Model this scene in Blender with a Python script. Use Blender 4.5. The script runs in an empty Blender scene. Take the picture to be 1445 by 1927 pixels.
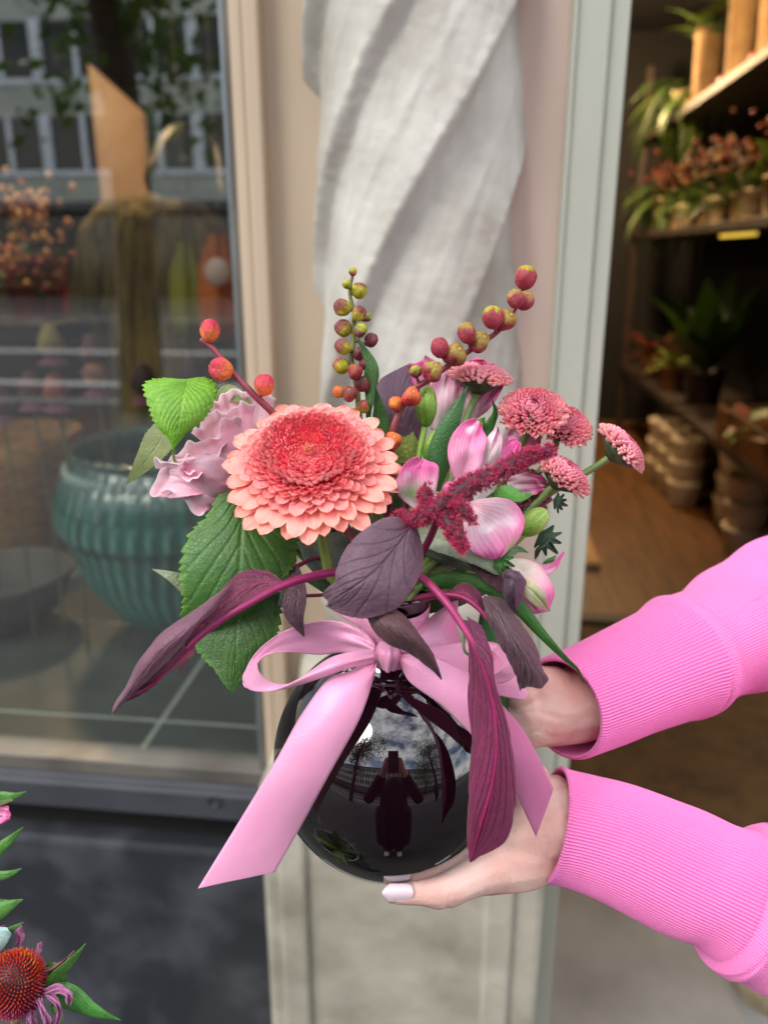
import bpy, bmesh, math, random
import numpy as np
from mathutils import Vector, Matrix
random.seed(7); RS = np.random.RandomState(7)
scene = bpy.context.scene
R = math.radians
# ---------------------------------------------------------------- camera
F = 1512.0; PW, PH = 1445.0, 1927.0
PITCH, YAW, ROLL = R(17.8), R(6.6), R(0.0)
CAM = Vector((0, 0, 1.5))
cd = bpy.data.cameras.new('camera'); cam = bpy.data.objects.new('camera', cd)
scene.collection.objects.link(cam)
cam.location = CAM; cam.rotation_euler = (R(90) - PITCH, ROLL, YAW)
cd.sensor_fit = 'VERTICAL'; cd.sensor_height = 36.0; cd.lens = 36.0 * F / PH
cd.clip_start = 0.02; cd.clip_end = 400
cd.dof.use_dof = True; cd.dof.focus_distance = 0.437; cd.dof.aperture_fstop = 5.6
scene.camera = cam
# ---------------------------------------------------------------- world
w = bpy.data.worlds.new('World'); scene.world = w; w.use_nodes = True
nt = w.node_tree; nt.nodes.clear()
out = nt.nodes.new('ShaderNodeOutputWorld'); bg = nt.nodes.new('ShaderNodeBackground')
sky = nt.nodes.new('ShaderNodeTexSky'); sky.sky_type = 'NISHITA'; sky.sun_disc = False
sky.sun_elevation = R(44); sky.sun_rotation = R(232)
bg2 = nt.nodes.new('ShaderNodeBackground'); bg2.inputs[0].default_value = (1, 1, 1.0, 1); bg2.inputs[1].default_value = 2.0
tc = nt.nodes.new('ShaderNodeTexCoord'); nz = nt.nodes.new('ShaderNodeTexNoise'); nz.inputs['Scale'].default_value = 3.2
nz.inputs['Detail'].default_value = 8; nz.inputs['Roughness'].default_value = .62
mp = nt.nodes.new('ShaderNodeMapping'); mp.inputs['Scale'].default_value = (1, 1, 2.2)
rp = nt.nodes.new('ShaderNodeValToRGB'); rp.color_ramp.elements[0].position = .40; rp.color_ramp.elements[1].position = .60
mx = nt.nodes.new('ShaderNodeMixShader')
L = nt.links.new
L(tc.outputs['Generated'], mp.inputs[0]); L(mp.outputs[0], nz.inputs['Vector']); L(nz.outputs['Fac'], rp.inputs[0])
L(sky.outputs[0], bg.inputs[0]); bg.inputs[1].default_value = 0.15
L(rp.outputs[0], mx.inputs[0]); L(bg.outputs[0], mx.inputs[1]); L(bg2.outputs[0], mx.inputs[2]); L(mx.outputs[0], out.inputs[0])
sd = bpy.data.lights.new('sun', 'SUN'); sun = bpy.data.objects.new('sun', sd); scene.collection.objects.link(sun)
sd.energy = 1.0; sd.angle = R(22); sd.color = (1, .95, .88)
sun.rotation_euler = (R(44), 0, R(-40))
scene.view_settings.view_transform = 'Standard'; scene.view_settings.look = 'None'
scene.view_settings.exposure = 0.95; scene.view_settings.gamma = 1
scene.cycles.max_bounces = 10; scene.cycles.transparent_max_bounces = 16
scene.cycles.sample_clamp_indirect = 6

# ---------------------------------------------------------------- projection helpers
_m = cam.rotation_euler.to_matrix()
RT = np.array(_m @ Vector((1, 0, 0))); UP = np.array(_m @ Vector((0, 1, 0))); FW = np.array(_m @ Vector((0, 0, -1))); C0 = np.array(CAM)
D0 = 0.475
def ray(px, py): return FW + (px - PW / 2) / F * RT - (py - PH / 2) / F * UP
def p(px, py, o=0.0): return C0 + (D0 + o / 1000.0) * ray(px, py)
def pts(l): return np.array([p(*q) for q in l])
def WY(px, py, Y): r = ray(px, py); return Vector(C0 + r * (Y / r[1]))
def WX(px, py, X): r = ray(px, py); return Vector(C0 + r * (X / r[0]))
def WZ(px, py, Z): r = ray(px, py); return Vector(C0 + r * ((Z - C0[2]) / r[2]))
def XY(px, Y): return WY(px, 478, Y).x
def XT(px, Y): return WY(px, 0, Y).x
def XB(px, Y): return WY(px, 1760, Y).x
VC = np.array(p(740, 1420, 0)); VR = 0.070
def vz(px, py):
    r = ray(px, py); rl = np.linalg.norm(r); d = r / rl; oc = C0 - VC
    b = oc @ d; q = b * b - (oc @ oc - VR * VR)
    if q < 0: return 999.0
    return ((-b - math.sqrt(q)) / rl - D0) * 1000
def on(px, py, o, m=5): return (px, py, min(o, vz(px, py) - m))

def H(h):
    h = h.lstrip('#'); c = [int(h[i:i + 2], 16) / 255 for i in (0, 2, 4)]
    return np.array([x / 12.92 if x <= .04045 else ((x + .055) / 1.055) ** 2.4 for x in c])
def mix(a, b, t):
    t = np.clip(np.asarray(t, float), 0, 1)[..., None]; return a * (1 - t) + b * t
def ss(a, b, x):
    t = np.clip((np.asarray(x, float) - a) / (b - a), 0, 1); return t * t * (3 - 2 * t)
def spl(P, n):
    P = np.asarray(P, float)
    if len(P) == 2:
        t = np.linspace(0, 1, n)[:, None]; return P[0] * (1 - t) + P[1] * t
    d = np.linalg.norm(np.diff(P, axis=0), axis=1); d = np.maximum(d, 1e-9) ** .5
    T = np.concatenate([[0], np.cumsum(d)])
    Q = np.vstack([2 * P[0] - P[1], P, 2 * P[-1] - P[-2]]); TT = np.concatenate([[T[0] - d[0]], T, [T[-1] + d[-1]]])
    out = []
    for t in np.linspace(0, T[-1], n):
        i = min(max(np.searchsorted(T, t, side='right') - 1, 0), len(P) - 2)
        t0, t1, t2, t3 = TT[i:i + 4]; a, b, c, e = Q[i:i + 4]
        A1 = (t1 - t) / (t1 - t0) * a + (t - t0) / (t1 - t0) * b; A2 = (t2 - t) / (t2 - t1) * b + (t - t1) / (t2 - t1) * c
        A3 = (t3 - t) / (t3 - t2) * c + (t - t2) / (t3 - t2) * e
        B1 = (t2 - t) / (t2 - t0) * A1 + (t - t0) / (t2 - t0) * A2; B2 = (t3 - t) / (t3 - t1) * A2 + (t - t1) / (t3 - t1) * A3
        out.append((t2 - t) / (t2 - t1) * B1 + (t - t1) / (t2 - t1) * B2)
    return np.array(out)
def wob(U, V, seed=0, f=3.0):
    r = np.random.RandomState(seed); s = 0
    for k in range(5):
        a = r.uniform(0, 6.28); q = f * (1 + k * .6); s = s + np.sin(q * (math.cos(a) * U + math.sin(a) * V) * 6.28 + r.uniform(0, 6.28)) / (1 + k * .5)
    return s / 2.6

# ---------------------------------------------------------------- objects
MW = {}
def link(o, parent=None):
    scene.collection.objects.link(o)
    if parent is not None: o.parent = parent
    return o
def tag(o, label=None, cat=None, group=None, kind=None):
    if label: o['label'] = label
    if cat: o['category'] = cat
    if group: o['group'] = group
    if kind: o['kind'] = kind
    return o
def thing(name, label, cat, loc, group=None, mat=None):
    o = bpy.data.objects.new(name, None); o.empty_display_size = .02; link(o)
    m = Matrix.Translation(Vector(loc)) if mat is None else mat
    o.matrix_world = m; MW[o] = m.copy(); tag(o, label, cat, group); return o
def raw(name, V, Fc, mat, parent=None, col=None, uv=None, smooth=True, attrs=None, loc=None, world=True):
    """mesh object; V are world coordinates when world, else the parent's own"""
    V = np.asarray(V, float)
    me = bpy.data.meshes.new(name)
    if parent is not None and world:
        iv = np.array(MW[parent].inverted()); V = V @ iv[:3, :3].T + iv[:3, 3]
    o = bpy.data.objects.new(name, me)
    if parent is None and loc is not None:
        V = V - np.array(loc); o.location = Vector(loc); MW[o] = Matrix.Translation(Vector(loc))
    elif parent is None: MW[o] = Matrix.Identity(4)
    else: MW[o] = MW[parent]
    if isinstance(Fc, np.ndarray):
        n, k = Fc.shape; me.vertices.add(len(V)); me.vertices.foreach_set('co', V.ravel())
        me.loops.add(n * k); me.loops.foreach_set('vertex_index', Fc.astype(np.int32).ravel())
        me.polygons.add(n); me.polygons.foreach_set('loop_start', (np.arange(n) * k).astype(np.int32))
        me.update(calc_edges=True)
    else: me.from_pydata([tuple(v) for v in V], [], [tuple(f) for f in Fc])
    me.validate()
    if smooth: me.polygons.foreach_set('use_smooth', np.ones(len(me.polygons), bool))
    if col is not None:
        a = me.attributes.new('col', 'FLOAT_COLOR', 'POINT'); c = np.ones((len(V), 4)); c[:, :3] = np.broadcast_to(col, (len(V), 3)); a.data.foreach_set('color', c.ravel())
    if uv is not None:
        l = me.uv_layers.new(name='UVMap'); vi = np.zeros(len(me.loops), np.int32); me.loops.foreach_get('vertex_index', vi)
        l.data.foreach_set('uv', np.asarray(uv)[vi].ravel())
    me.materials.append(mat); link(o, parent); return o
def gridfaces(nu, nv, base=0, wrap=False, flip=False):
    """vertices stored v-major: index = v*nu+u"""
    i, j = np.meshgrid(np.arange(nu if wrap else nu - 1), np.arange(nv - 1)); i = i.ravel(); j = j.ravel(); k = (i + 1) % nu
    f = np.stack([j * nu + i, j * nu + k, (j + 1) * nu + k, (j + 1) * nu + i], 1) + base
    return f[:, ::-1] if flip else f
class Acc:
    def __init__(s): s.V = []; s.F4 = []; s.C = []; s.n = 0
    def add(s, V, Fc, C):
        V = np.asarray(V, float); s.V.append(V); s.F4.append(np.asarray(Fc) + s.n); s.C.append(np.broadcast_to(C, (len(V), 3))); s.n += len(V)
    def build(s, name, mat, parent=None, world=True, smooth=True, loc=None):
        return raw(name, np.vstack(s.V), np.vstack(s.F4), mat, parent, col=np.vstack(s.C), smooth=smooth, world=world, loc=loc)
def normals_grid(G):
    du = np.gradient(G, axis=1); dv = np.gradient(G, axis=0); n = np.cross(du, dv)
    l = np.linalg.norm(n, axis=2, keepdims=True); return n / np.maximum(l, 1e-12)
def sheet(name, curves, nu, nv, mat, parent, col, disp=None, serr=None, thick=0, uvs=(1, 1), lin=False):
    """curves: lists of (px,py,o) running lengthwise; surface spans across them"""
    S = [spl(pts(c), nv) if not isinstance(c, np.ndarray) else spl(c, nv) for c in curves]; S = np.array(S)
    K = len(S); us = np.linspace(0, 1, nu); G = np.zeros((nv, nu, 3))
    if K == 2 or lin:
        for i, u in enumerate(us):
            x = u * (K - 1); k = min(int(x), K - 2); t = x - k; G[:, i] = S[k] * (1 - t) + S[k + 1] * t
    elif K == 3:
        for i, u in enumerate(us): G[:, i] = S[0] * (2 * (u - .5) * (u - 1)) + S[1] * (-4 * u * (u - 1)) + S[2] * (2 * u * (u - .5))
    else:
        for j in range(nv): G[j] = spl(S[:, j] + np.arange(K)[:, None] * 1e-7, nu)
    U, V = np.meshgrid(us, np.linspace(0, 1, nv))
    if serr is not None:
        A = serr(V); m = (G[:, nu // 2])[:, None]; G = m + (G - m) * (1 + (A * np.abs(2 * U - 1) ** 5))[..., None]
    N = normals_grid(G)
    if ((G - C0) * N).sum(2).mean() > 0: N = -N; flip = True
    else: flip = False
    if disp is not None: G = G + N * (disp(U, V) / 1000.0)[..., None]
    Fc = gridfaces(nu, nv, flip=flip); c = col(U, V) if callable(col) else np.broadcast_to(col, (nv, nu, 3))
    o = raw(name, G.reshape(-1, 3), Fc, mat, parent, col=np.asarray(c).reshape(-1, 3), uv=np.stack([U.ravel() * uvs[0], V.ravel() * uvs[1]], 1))
    if thick:
        m = o.modifiers.new('thick', 'SOLIDIFY'); m.thickness = thick / 1000; m.offset = 0
    return o
def leafcurves(mid, w, wb=None, oa=0, ob=0, n=60):
    """mid: (px,py,o); w / wb: half widths in px to either side; oa, ob: depth of the edges per px of width (mm)"""
    M = spl(np.array(mid, float), n); wa = spl(np.array([[x, 0, 0] for x in w], float) + np.arange(len(w))[:, None] * np.array([0, 1e-3, 0]), n)[:, 0] if len(w) > 2 else np.linspace(w[0], w[1], n)
    wbb = wa if wb is None else spl(np.array([[x, i * 1e-3, 0] for i, x in enumerate(wb)], float), n)[:, 0]
    T = np.gradient(M[:, :2], axis=0); T /= np.linalg.norm(T, axis=1, keepdims=True) + 1e-9; Pn = np.stack([T[:, 1], -T[:, 0]], 1)
    wa = np.maximum(wa, .2); wbb = np.maximum(wbb, .2)
    A = np.column_stack([M[:, :2] + Pn * wa[:, None], M[:, 2] + oa * wa]); B = np.column_stack([M[:, :2] - Pn * wbb[:, None], M[:, 2] + ob * wbb])
    return [pts(A), pts(M), pts(B)]
def saw(k, amp, seed=0):
    def f(V):
        x = V * k + .25 * np.sin(V * 31 + seed); return amp * ((x % 1.0) ** 1.0 - .4) * np.clip(V * 8, 0, 1)
    return f
def veins(U, V, n, slope, wd=.10, curve=0.0, mw=.03):
    a = np.abs(2 * U - 1); x = V * n - a * slope * n - curve * a * a * n
    d = np.abs(x - np.round(x)); v = np.exp(-(d / wd) ** 2) * (1 - .55 * a) * ss(.0, .08, V) * ss(1.0, .93, V)
    return np.maximum(v, np.exp(-(a / mw) ** 2))
def frames(Pth):
    T = np.gradient(Pth, axis=0); T /= np.linalg.norm(T, axis=1, keepdims=True) + 1e-12
    n = np.cross(T[0], [0.3, 0.9, .2]); n /= np.linalg.norm(n); Ns = []
    for t in T: n = n - t * (n @ t); n /= np.linalg.norm(n); Ns.append(n)
    Ns = np.array(Ns); return T, Ns, np.cross(T, Ns)
def tubegeo(Pth, rad, seg, rmod=None, cap=True):
    T, N, B = frames(Pth); th = np.linspace(0, 2 * math.pi, seg, endpoint=False); n = len(Pth)
    rad = np.interp(np.linspace(0, 1, n), np.linspace(0, 1, len(rad)), rad) if len(np.atleast_1d(rad)) != n else np.asarray(rad)
    TH, VV = np.meshgrid(th, np.linspace(0, 1, n)); RR = rad[:, None] * np.ones_like(TH)
    if rmod is not None: RR = RR + rmod(TH, VV)
    G = Pth[:, None] + RR[..., None] * (np.cos(TH)[..., None] * N[:, None] + np.sin(TH)[..., None] * B[:, None])
    V = G.reshape(-1, 3); Fc = gridfaces(seg, n, wrap=True)
    if cap:
        V = np.vstack([V, Pth[0], Pth[-1]]); a, b = len(V) - 2, len(V) - 1; i = np.arange(seg); k = (i + 1) % seg
        Fc = np.vstack([Fc, np.stack([i * 0 + a, k, i, i * 0 + a], 1)[:, [0, 1, 2, 2]], np.stack([i * 0 + b, (n - 1) * seg + i, (n - 1) * seg + k, (n - 1) * seg + k], 1)])
    return V, Fc, TH, VV
def tube(name, path, rad, mat, parent, col, n=40, seg=10, world_pts=False, rmod=None):
    """rad in mm; path (px,py,o) or world points"""
    P_ = spl(np.asarray(path) if world_pts else pts(path), n)
    V, Fc, TH, VV = tubegeo(P_, np.atleast_1d(np.array(rad, float)) / 1000 if not np.isscalar(rad) else np.array([rad, rad]) / 1000, seg, rmod)
    c = np.broadcast_to(col(TH, VV), TH.shape + (3,)).reshape(-1, 3) if callable(col) else np.broadcast_to(col, (len(TH.ravel()), 3))
    c = np.vstack([c, c[:1], c[-1:]])
    F3 = [tuple(dict.fromkeys(f)) for f in Fc.tolist()]
    return raw(name, V, F3, mat, parent, col=c)
def blob(name, chains, mat, parent=None, voxel=.0015, smooth=6, world=True, loc=None, sf=.5):
    """chains: lists of (Vector, radius); one continuous surface"""
    bm = bmesh.new()
    for ch in chains:
        P_ = np.array([list(c[0]) + [c[1]] for c in ch]); n = 2
        L_ = np.linalg.norm(np.diff(P_[:, :3], axis=0), axis=1).sum(); n = max(2, int(L_ / (P_[:, 3].min() * .22)) + 2); n = min(n, 80)
        for q in spl(P_, n) if len(P_) > 1 else P_:
            bmesh.ops.create_icosphere(bm, subdivisions=2, radius=abs(q[3]), matrix=Matrix.Translation(Vector(q[:3])))
    me = bpy.data.meshes.new('t'); bm.to_mesh(me); bm.free(); t = bpy.data.objects.new('t', me); scene.collection.objects.link(t)
    m = t.modifiers.new('r', 'REMESH'); m.mode = 'VOXEL'; m.voxel_size = voxel
    s = t.modifiers.new('s', 'SMOOTH'); s.factor = sf; s.iterations = smooth
    dg = bpy.context.evaluated_depsgraph_get(); ev = t.evaluated_get(dg); em = ev.to_mesh()
    V = np.zeros(len(em.vertices) * 3); em.vertices.foreach_get('co', V); Fc = [tuple(q.vertices) for q in em.polygons]; ev.to_mesh_clear()
    bpy.data.objects.remove(t); return raw(name, V.reshape(-1, 3), Fc, mat, parent, loc=loc)
def boxgeo(x0, x1, y0, y1, z0, z1):
    V = [(x, y, z) for z in (z0, z1) for y in (y0, y1) for x in (x0, x1)]
    return V, [(0, 2, 3, 1), (4, 5, 7, 6), (0, 1, 5, 4), (2, 6, 7, 3), (0, 4, 6, 2), (1, 3, 7, 5)]
def boxes(name, bl, mat, parent=None, bev=.002, kind=None, smooth=False, loc=None):
    V = []; Fc = []
    for b in bl:
        v, f = boxgeo(*b); k = len(V); V += v; Fc += [tuple(i + k for i in q) for q in f]
    o = raw(name, V, Fc, mat, parent, smooth=smooth, loc=loc)
    if bev:
        m = o.modifiers.new('bevel', 'BEVEL'); m.width = bev; m.segments = 2; m.limit_method = 'ANGLE'
    if kind: o['kind'] = kind
    return o
def lathe(name, prof, c, mat, parent=None, seg=48, rmod=None, col=None, loc=None, world=True, axis=None):
    """prof: (r,z) ; c centre world"""
    P_ = np.array(prof, float); n = len(P_); th = np.linspace(0, 2 * math.pi, seg, endpoint=False); TH, J = np.meshgrid(th, np.arange(n))
    RR = P_[J, 0]; Z = P_[J, 1]
    if rmod is not None: RR = RR + rmod(TH, Z) * (RR > 1e-6)
    V = np.stack([RR * np.cos(TH), RR * np.sin(TH), Z], -1).reshape(-1, 3)
    if axis is not None: V = V @ np.array(axis).T
    V = V + np.array(c)
    return raw(name, V, gridfaces(seg, n, wrap=True), mat, parent, col=None if col is None else col(TH, Z).reshape(-1, 3), loc=loc, world=world)
# ---------------------------------------------------------------- materials
_mc = {}
def M_(name, base=(.5, .5, .5), rough=.6, b2=None, ns=20, bump=0, bs=60, metal=0, coat=0, attr=None, trans=0, sss=0, spec=.5, sheen=0, nd=6, ramp=(.35, .65), emis=0, stretch=None, bdist=.002, vor=0, vb=.4, vc=.25):
    if name in _mc: return _mc[name]
    m = bpy.data.materials.new(name); m.use_nodes = True; t = m.node_tree; N = t.nodes; b = N['Principled BSDF']; K = t.links.new
    tcn = N.new('ShaderNodeTexCoord'); src = tcn.outputs['Object']
    if stretch:
        mpn = N.new('ShaderNodeMapping'); mpn.inputs['Scale'].default_value = stretch; K(src, mpn.inputs[0]); src = mpn.outputs[0]
    b.inputs['Roughness'].default_value = rough; b.inputs['Metallic'].default_value = metal; b.inputs['Coat Weight'].default_value = coat
    b.inputs['Coat Roughness'].default_value = .05; b.inputs['Specular IOR Level'].default_value = spec; b.inputs['Sheen Weight'].default_value = sheen
    base = tuple(base)[:3]
    cout = None
    n1 = N.new('ShaderNodeTexNoise'); n1.inputs['Scale'].default_value = ns; n1.inputs['Detail'].default_value = nd; K(src, n1.inputs['Vector'])
    rr = N.new('ShaderNodeMapRange'); rr.inputs[1].default_value = ramp[0]; rr.inputs[2].default_value = ramp[1]; K(n1.outputs['Fac'], rr.inputs[0])
    if attr:
        at = N.new('ShaderNodeAttribute'); at.attribute_name = attr
        mm = N.new('ShaderNodeMix'); mm.data_type = 'RGBA'; mm.blend_type = 'MULTIPLY'; mm.inputs[0].default_value = 1
        rg = N.new('ShaderNodeMapRange'); rg.inputs[3].default_value = .86; rg.inputs[4].default_value = 1.08; K(rr.outputs[0], rg.inputs[0])
        K(at.outputs['Color'], mm.inputs[6]); K(rg.outputs[0], mm.inputs[7]); cout = mm.outputs[2]
    else:
        mm = N.new('ShaderNodeMix'); mm.data_type = 'RGBA'; b2 = tuple(np.array(base) * .8) if b2 is None else tuple(b2)[:3]
        mm.inputs[6].default_value = base + (1,); mm.inputs[7].default_value = b2 + (1,); K(rr.outputs[0], mm.inputs[0]); cout = mm.outputs[2]
    K(cout, b.inputs['Base Color'])
    if vor:
        vn = N.new('ShaderNodeTexVoronoi'); vn.feature = 'DISTANCE_TO_EDGE'; vn.inputs['Scale'].default_value = vor; K(src, vn.inputs['Vector'])
        vr = N.new('ShaderNodeMapRange'); vr.inputs[1].default_value = 0; vr.inputs[2].default_value = .14; K(vn.outputs['Distance'], vr.inputs[0])
        vm = N.new('ShaderNodeMapRange'); vm.inputs[3].default_value = 1 - vc; vm.inputs[4].default_value = 1.0; K(vr.outputs[0], vm.inputs[0])
        m3 = N.new('ShaderNodeMix'); m3.data_type = 'RGBA'; m3.blend_type = 'MULTIPLY'; m3.inputs[0].default_value = 1; K(cout, m3.inputs[6]); K(vm.outputs[0], m3.inputs[7]); cout = m3.outputs[2]; K(cout, b.inputs['Base Color'])
    if bump:
        n2 = N.new('ShaderNodeTexNoise'); n2.inputs['Scale'].default_value = bs; n2.inputs['Detail'].default_value = 5; K(src, n2.inputs['Vector'])
        bn = N.new('ShaderNodeBump'); bn.inputs['Strength'].default_value = bump; bn.inputs['Distance'].default_value = bdist; K(n2.outputs['Fac'], bn.inputs['Height']); K(bn.outputs[0], b.inputs['Normal'])
        if vor: b2n = N.new('ShaderNodeBump'); b2n.inputs['Strength'].default_value = vb; b2n.inputs['Distance'].default_value = .0004; K(vr.outputs[0], b2n.inputs['Height']); K(bn.outputs[0], b2n.inputs['Normal']); K(b2n.outputs[0], b.inputs['Normal'])
    if sss:
        b.inputs['Subsurface Weight'].default_value = sss; b.inputs['Subsurface Scale'].default_value = .004; b.inputs['Subsurface Radius'].default_value = (1, .45, .3)
    if emis: b.inputs['Emission Color'].default_value = base + (1,); b.inputs['Emission Strength'].default_value = emis
    if trans:
        tr = N.new('ShaderNodeBsdfTranslucent'); K(cout, tr.inputs[0]); ms = N.new('ShaderNodeMixShader'); ms.inputs[0].default_value = trans
        K(b.outputs[0], ms.inputs[1]); K(tr.outputs[0], ms.inputs[2]); K(ms.outputs[0], N['Material Output'].inputs[0])
    _mc[name] = m; return m
# ================================================================ THE STREET AND THE SHOP
YW = 1.15     # front plane of the shop front
m_stucco = M_('rough_plaster', H('#bfbcb3'), .85, H('#989186'), 6, .55, 75, ramp=(.40, .66), bdist=.003)
m_beige = M_('beige_paint', H('#bda992'), .6, H('#ae9a84'), 4, .25, 14, stretch=(1, 1, .25))
m_pinkb = M_('pinkish_paint', H('#cbb5a8'), .6, H('#b89f93'), 3, .25, 14, stretch=(1, 1, .25))
m_door = M_('grey_green_paint', H('#b2b4a6'), .5, H('#a3a698'), 3, .2, 12, stretch=(1, 1, .2))
m_ped = M_('weathered_plaster', H('#c2bcad'), .8, H('#8d8878'), 8, .6, 26, ramp=(.3, .72), bdist=.004)
m_pave = M_('paving', H('#454646'), .85, H('#383939'), 1.3, .3, 40)
m_asph = M_('asphalt', H('#3a3c3f'), .9, H('#303235'), 1.1, .3, 60)
m_thr = M_('worn_concrete', H('#9a9894'), .8, H('#73716d'), 3.2, .4, 30, ramp=(.3, .7))
m_mat = M_('coir', H('#5a4428'), .95, H('#43321c'), 14, .6, 300)
m_wood = M_('warm_wood', H('#6b4622'), .5, H('#4a3014'), 6, .2, 30, stretch=(6, .6, 6))
m_dark = M_('dark_wall', H('#0c0907'), .8, H('#060504'), 3)
m_shelf = M_('dark_shelf', H('#31231a'), .6, H('#20160f'), 8, stretch=(1, 8, 8))
m_tile = M_('slate_tile', H('#4a4f4c'), .45, H('#2f3432'), 7, .25, 18, ramp=(.3, .7), bdist=.001)
m_black = M_('black_stone', H('#2c2e33'), .30, H('#62656b'), 5.5, .2, 18, ramp=(.45, .85), spec=.5)
m_metal = M_('dark_metal', H('#43454b'), .42, H('#35373c'), 5, .1, 40, spec=.6)
m_strip = M_('bronze_strip', H('#77726a'), .35, H('#5d5852'), 8, 0, metal=.3)
m_facade = M_('far_facade', H('#b9bdb2'), .85, H('#a2a79c'), 1.2)
m_whitep = M_('white_paint', H('#dfe6ea'), .5, H('#cfd6da'), 3)
m_glassd = M_('window_dark', H('#20231f'), .1, H('#2c2a22'), .8, ramp=(.4, .6))

def struct(o): o['kind'] = 'structure'; return o
def plane(name, x0, x1, y0, y1, z, mat):
    return struct(raw(name, [(x0, y0, z), (x1, y0, z), (x1, y1, z), (x0, y1, z)], [(0, 1, 2, 3)], mat, smooth=False))
plane('ground', -150, 150, -150, 60, -0.16, m_asph)
struct(boxes('pavement', [(-60, 60, -5.6, 1.36, -.4, 0)], m_pave, bev=.01))
struct(boxes('opposite_pavement', [(-60, 60, -27.5, -17, -.4, -.02)], m_pave, bev=.01))
m_line = M_('road_paint', H('#c9c9c4'), .7, H('#a9a9a4'), 9)
struct(boxes('kerb', [(-60, 60, -5.78, -5.6, -.3, .01)], M_('kerb_stone', H('#9b9a96'), .8, H('#807f7b'), 4), bev=.01))
struct(boxes('opposite_kerb', [(-60, 60, -17, -16.8, -.3, .0)], M_('kerb_stone', H('#9b9a96')), bev=.01))
struct(boxes('lane_marking', [(-60, 60, -8.0, -7.7, -.17, -.155), (-60, 60, -11.6, -11.2, -.17, -.155)], m_line, bev=0))

# ---- pilaster with the twisted column
XL, XR = XT(418, YW), XT(1188, YW)
xa, xb = XT(484, YW), XT(1078, YW)
pil = thing('pilaster', 'painted pilaster with moulded frame between shop window and open doorway', 'pilaster', (XL, YW, 0))
boxes('left_moulding', [(XL, XT(430, YW), YW + .02, YW + .3, 0, 3.4), (XT(430, YW), XT(452, YW), YW + .004, YW + .3, 0, 3.4), (XT(452, YW), xa, YW, YW + .28, 0, 3.4)], m_beige, pil, .004)
boxes('back_panel', [(xa - .01, xb + .01, YW + .03, YW + .27, 0, 3.4)], m_beige, pil, .002)
boxes('right_panel', [(WY(955, 300, YW + .1).x, xb + .003, YW + .015, YW + .03, 0, 3.4)], m_pinkb, pil, .002)
dfr = thing('door_frame', 'pale grey-green wooden door frame on the right edge of the pilaster', 'door frame', (XR, YW, 0))
boxes('jamb', [(xb + .004, XT(1150, YW), YW - .012, YW + .26, 0, 3.0), (XT(1150, YW), XR, YW - .004, YW + .24, 0, 3.0), (xb, xb + .006, YW - .018, YW + .1, 0, 3.0)], m_door, dfr, .004)
boxes('head_rail', [(XR, 1.5, YW - .004, YW + .24, 2.6, 3.0)], m_door, dfr, .004)
# twisted column
cx = WY(778, 300, YW - .02).x; CR = .142; czl, czh = 1.02, 3.2
LST = np.array([1.0, .6, .95, .65, .9, .75])
def twist(TH, Z):
    q = (TH / (2 * math.pi)) * 6 - (Z - .02) * 3.7 + .06 * np.sin(Z * 9); t = q % 1.0; k = LST[np.floor(q).astype(int) % 6]
    prof = np.where(t < .82, (t / .82) ** 1.35, ss(1.0, .82, t))
    n = .0012 * wob(TH * 1.1, Z * 2.0, 2, 2.2) + .0006 * wob(TH * 2, Z * 5, 8, 4)
    rgh = .0022 * np.exp(-((t - .80) / .045) ** 2) * np.clip(wob(TH * 3, Z * 14, 5, 3) + .3, 0, 1)
    return .026 * k * prof - .012 - .004 * np.exp(-((t - .0) / .05) ** 2) * 0 + n + rgh + .0018 * np.exp(-((t - .42) / .05) ** 2) * k
nz_ = 420; zz = np.linspace(czl, czh, nz_)
col_ = thing('twisted_column', 'whitish plaster column carved with spiral folds in the middle of the pilaster', 'column', (cx, YW, 0))
_mx = lathe('shaft', [(CR, z) for z in zz], (cx, YW + .05, 0), m_stucco, col_, seg=360, rmod=twist)
bs_ = [(.13, 1.06), (.155, 1.03), (.165, 1.0), (.158, .96), (.15, .93), (.17, .90), (.195, .86), (.205, .80), (.2, .74), (.185, .70), (.185, .66)]
lathe('base', bs_, (cx + .01, YW + .06, 0), m_ped, col_, seg=64)
pd = [(XB(530, YW), XB(1005, YW), YW - .10, YW + .04, .0, .70)]
boxes('pedestal', pd, m_ped, col_, .012)
boxes('pedestal_rib', [(XB(530, YW) + .03, XB(530, YW) + .075, YW - .112, YW - .09, 0, .66), (XB(905, YW), XB(905, YW) + .045, YW - .112, YW - .09, 0, .66)], m_ped, col_, .006)
# ---- shop window front
zs = WY(240, 1440, YW + .03).z
XW0 = -2.6
win = thing('shop_window', 'large shop window left of the pilaster in a dark metal frame, street reflected in its glass', 'window', (XL, YW, 0))
gm = bpy.data.materials.new('window_glass'); gm.use_nodes = True; t_ = gm.node_tree; t_.nodes.clear()
o_ = t_.nodes.new('ShaderNodeOutputMaterial'); ms_ = t_.nodes.new('ShaderNodeMixShader'); tr_ = t_.nodes.new('ShaderNodeBsdfTransparent'); gl_ = t_.nodes.new('ShaderNodeBsdfGlossy')
gl_.inputs['Roughness'].default_value = 0; tr_.inputs[0].default_value = (.93, .96, .94, 1)
fr_ = t_.nodes.new('ShaderNodeFresnel'); fr_.inputs['IOR'].default_value = 3.4
ge_ = t_.nodes.new('ShaderNodeNewGeometry'); mu_ = t_.nodes.new('ShaderNodeMath'); mu_.operation = 'MULTIPLY'; iv_ = t_.nodes.new('ShaderNodeMath'); iv_.operation = 'SUBTRACT'; iv_.inputs[0].default_value = 1
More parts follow.
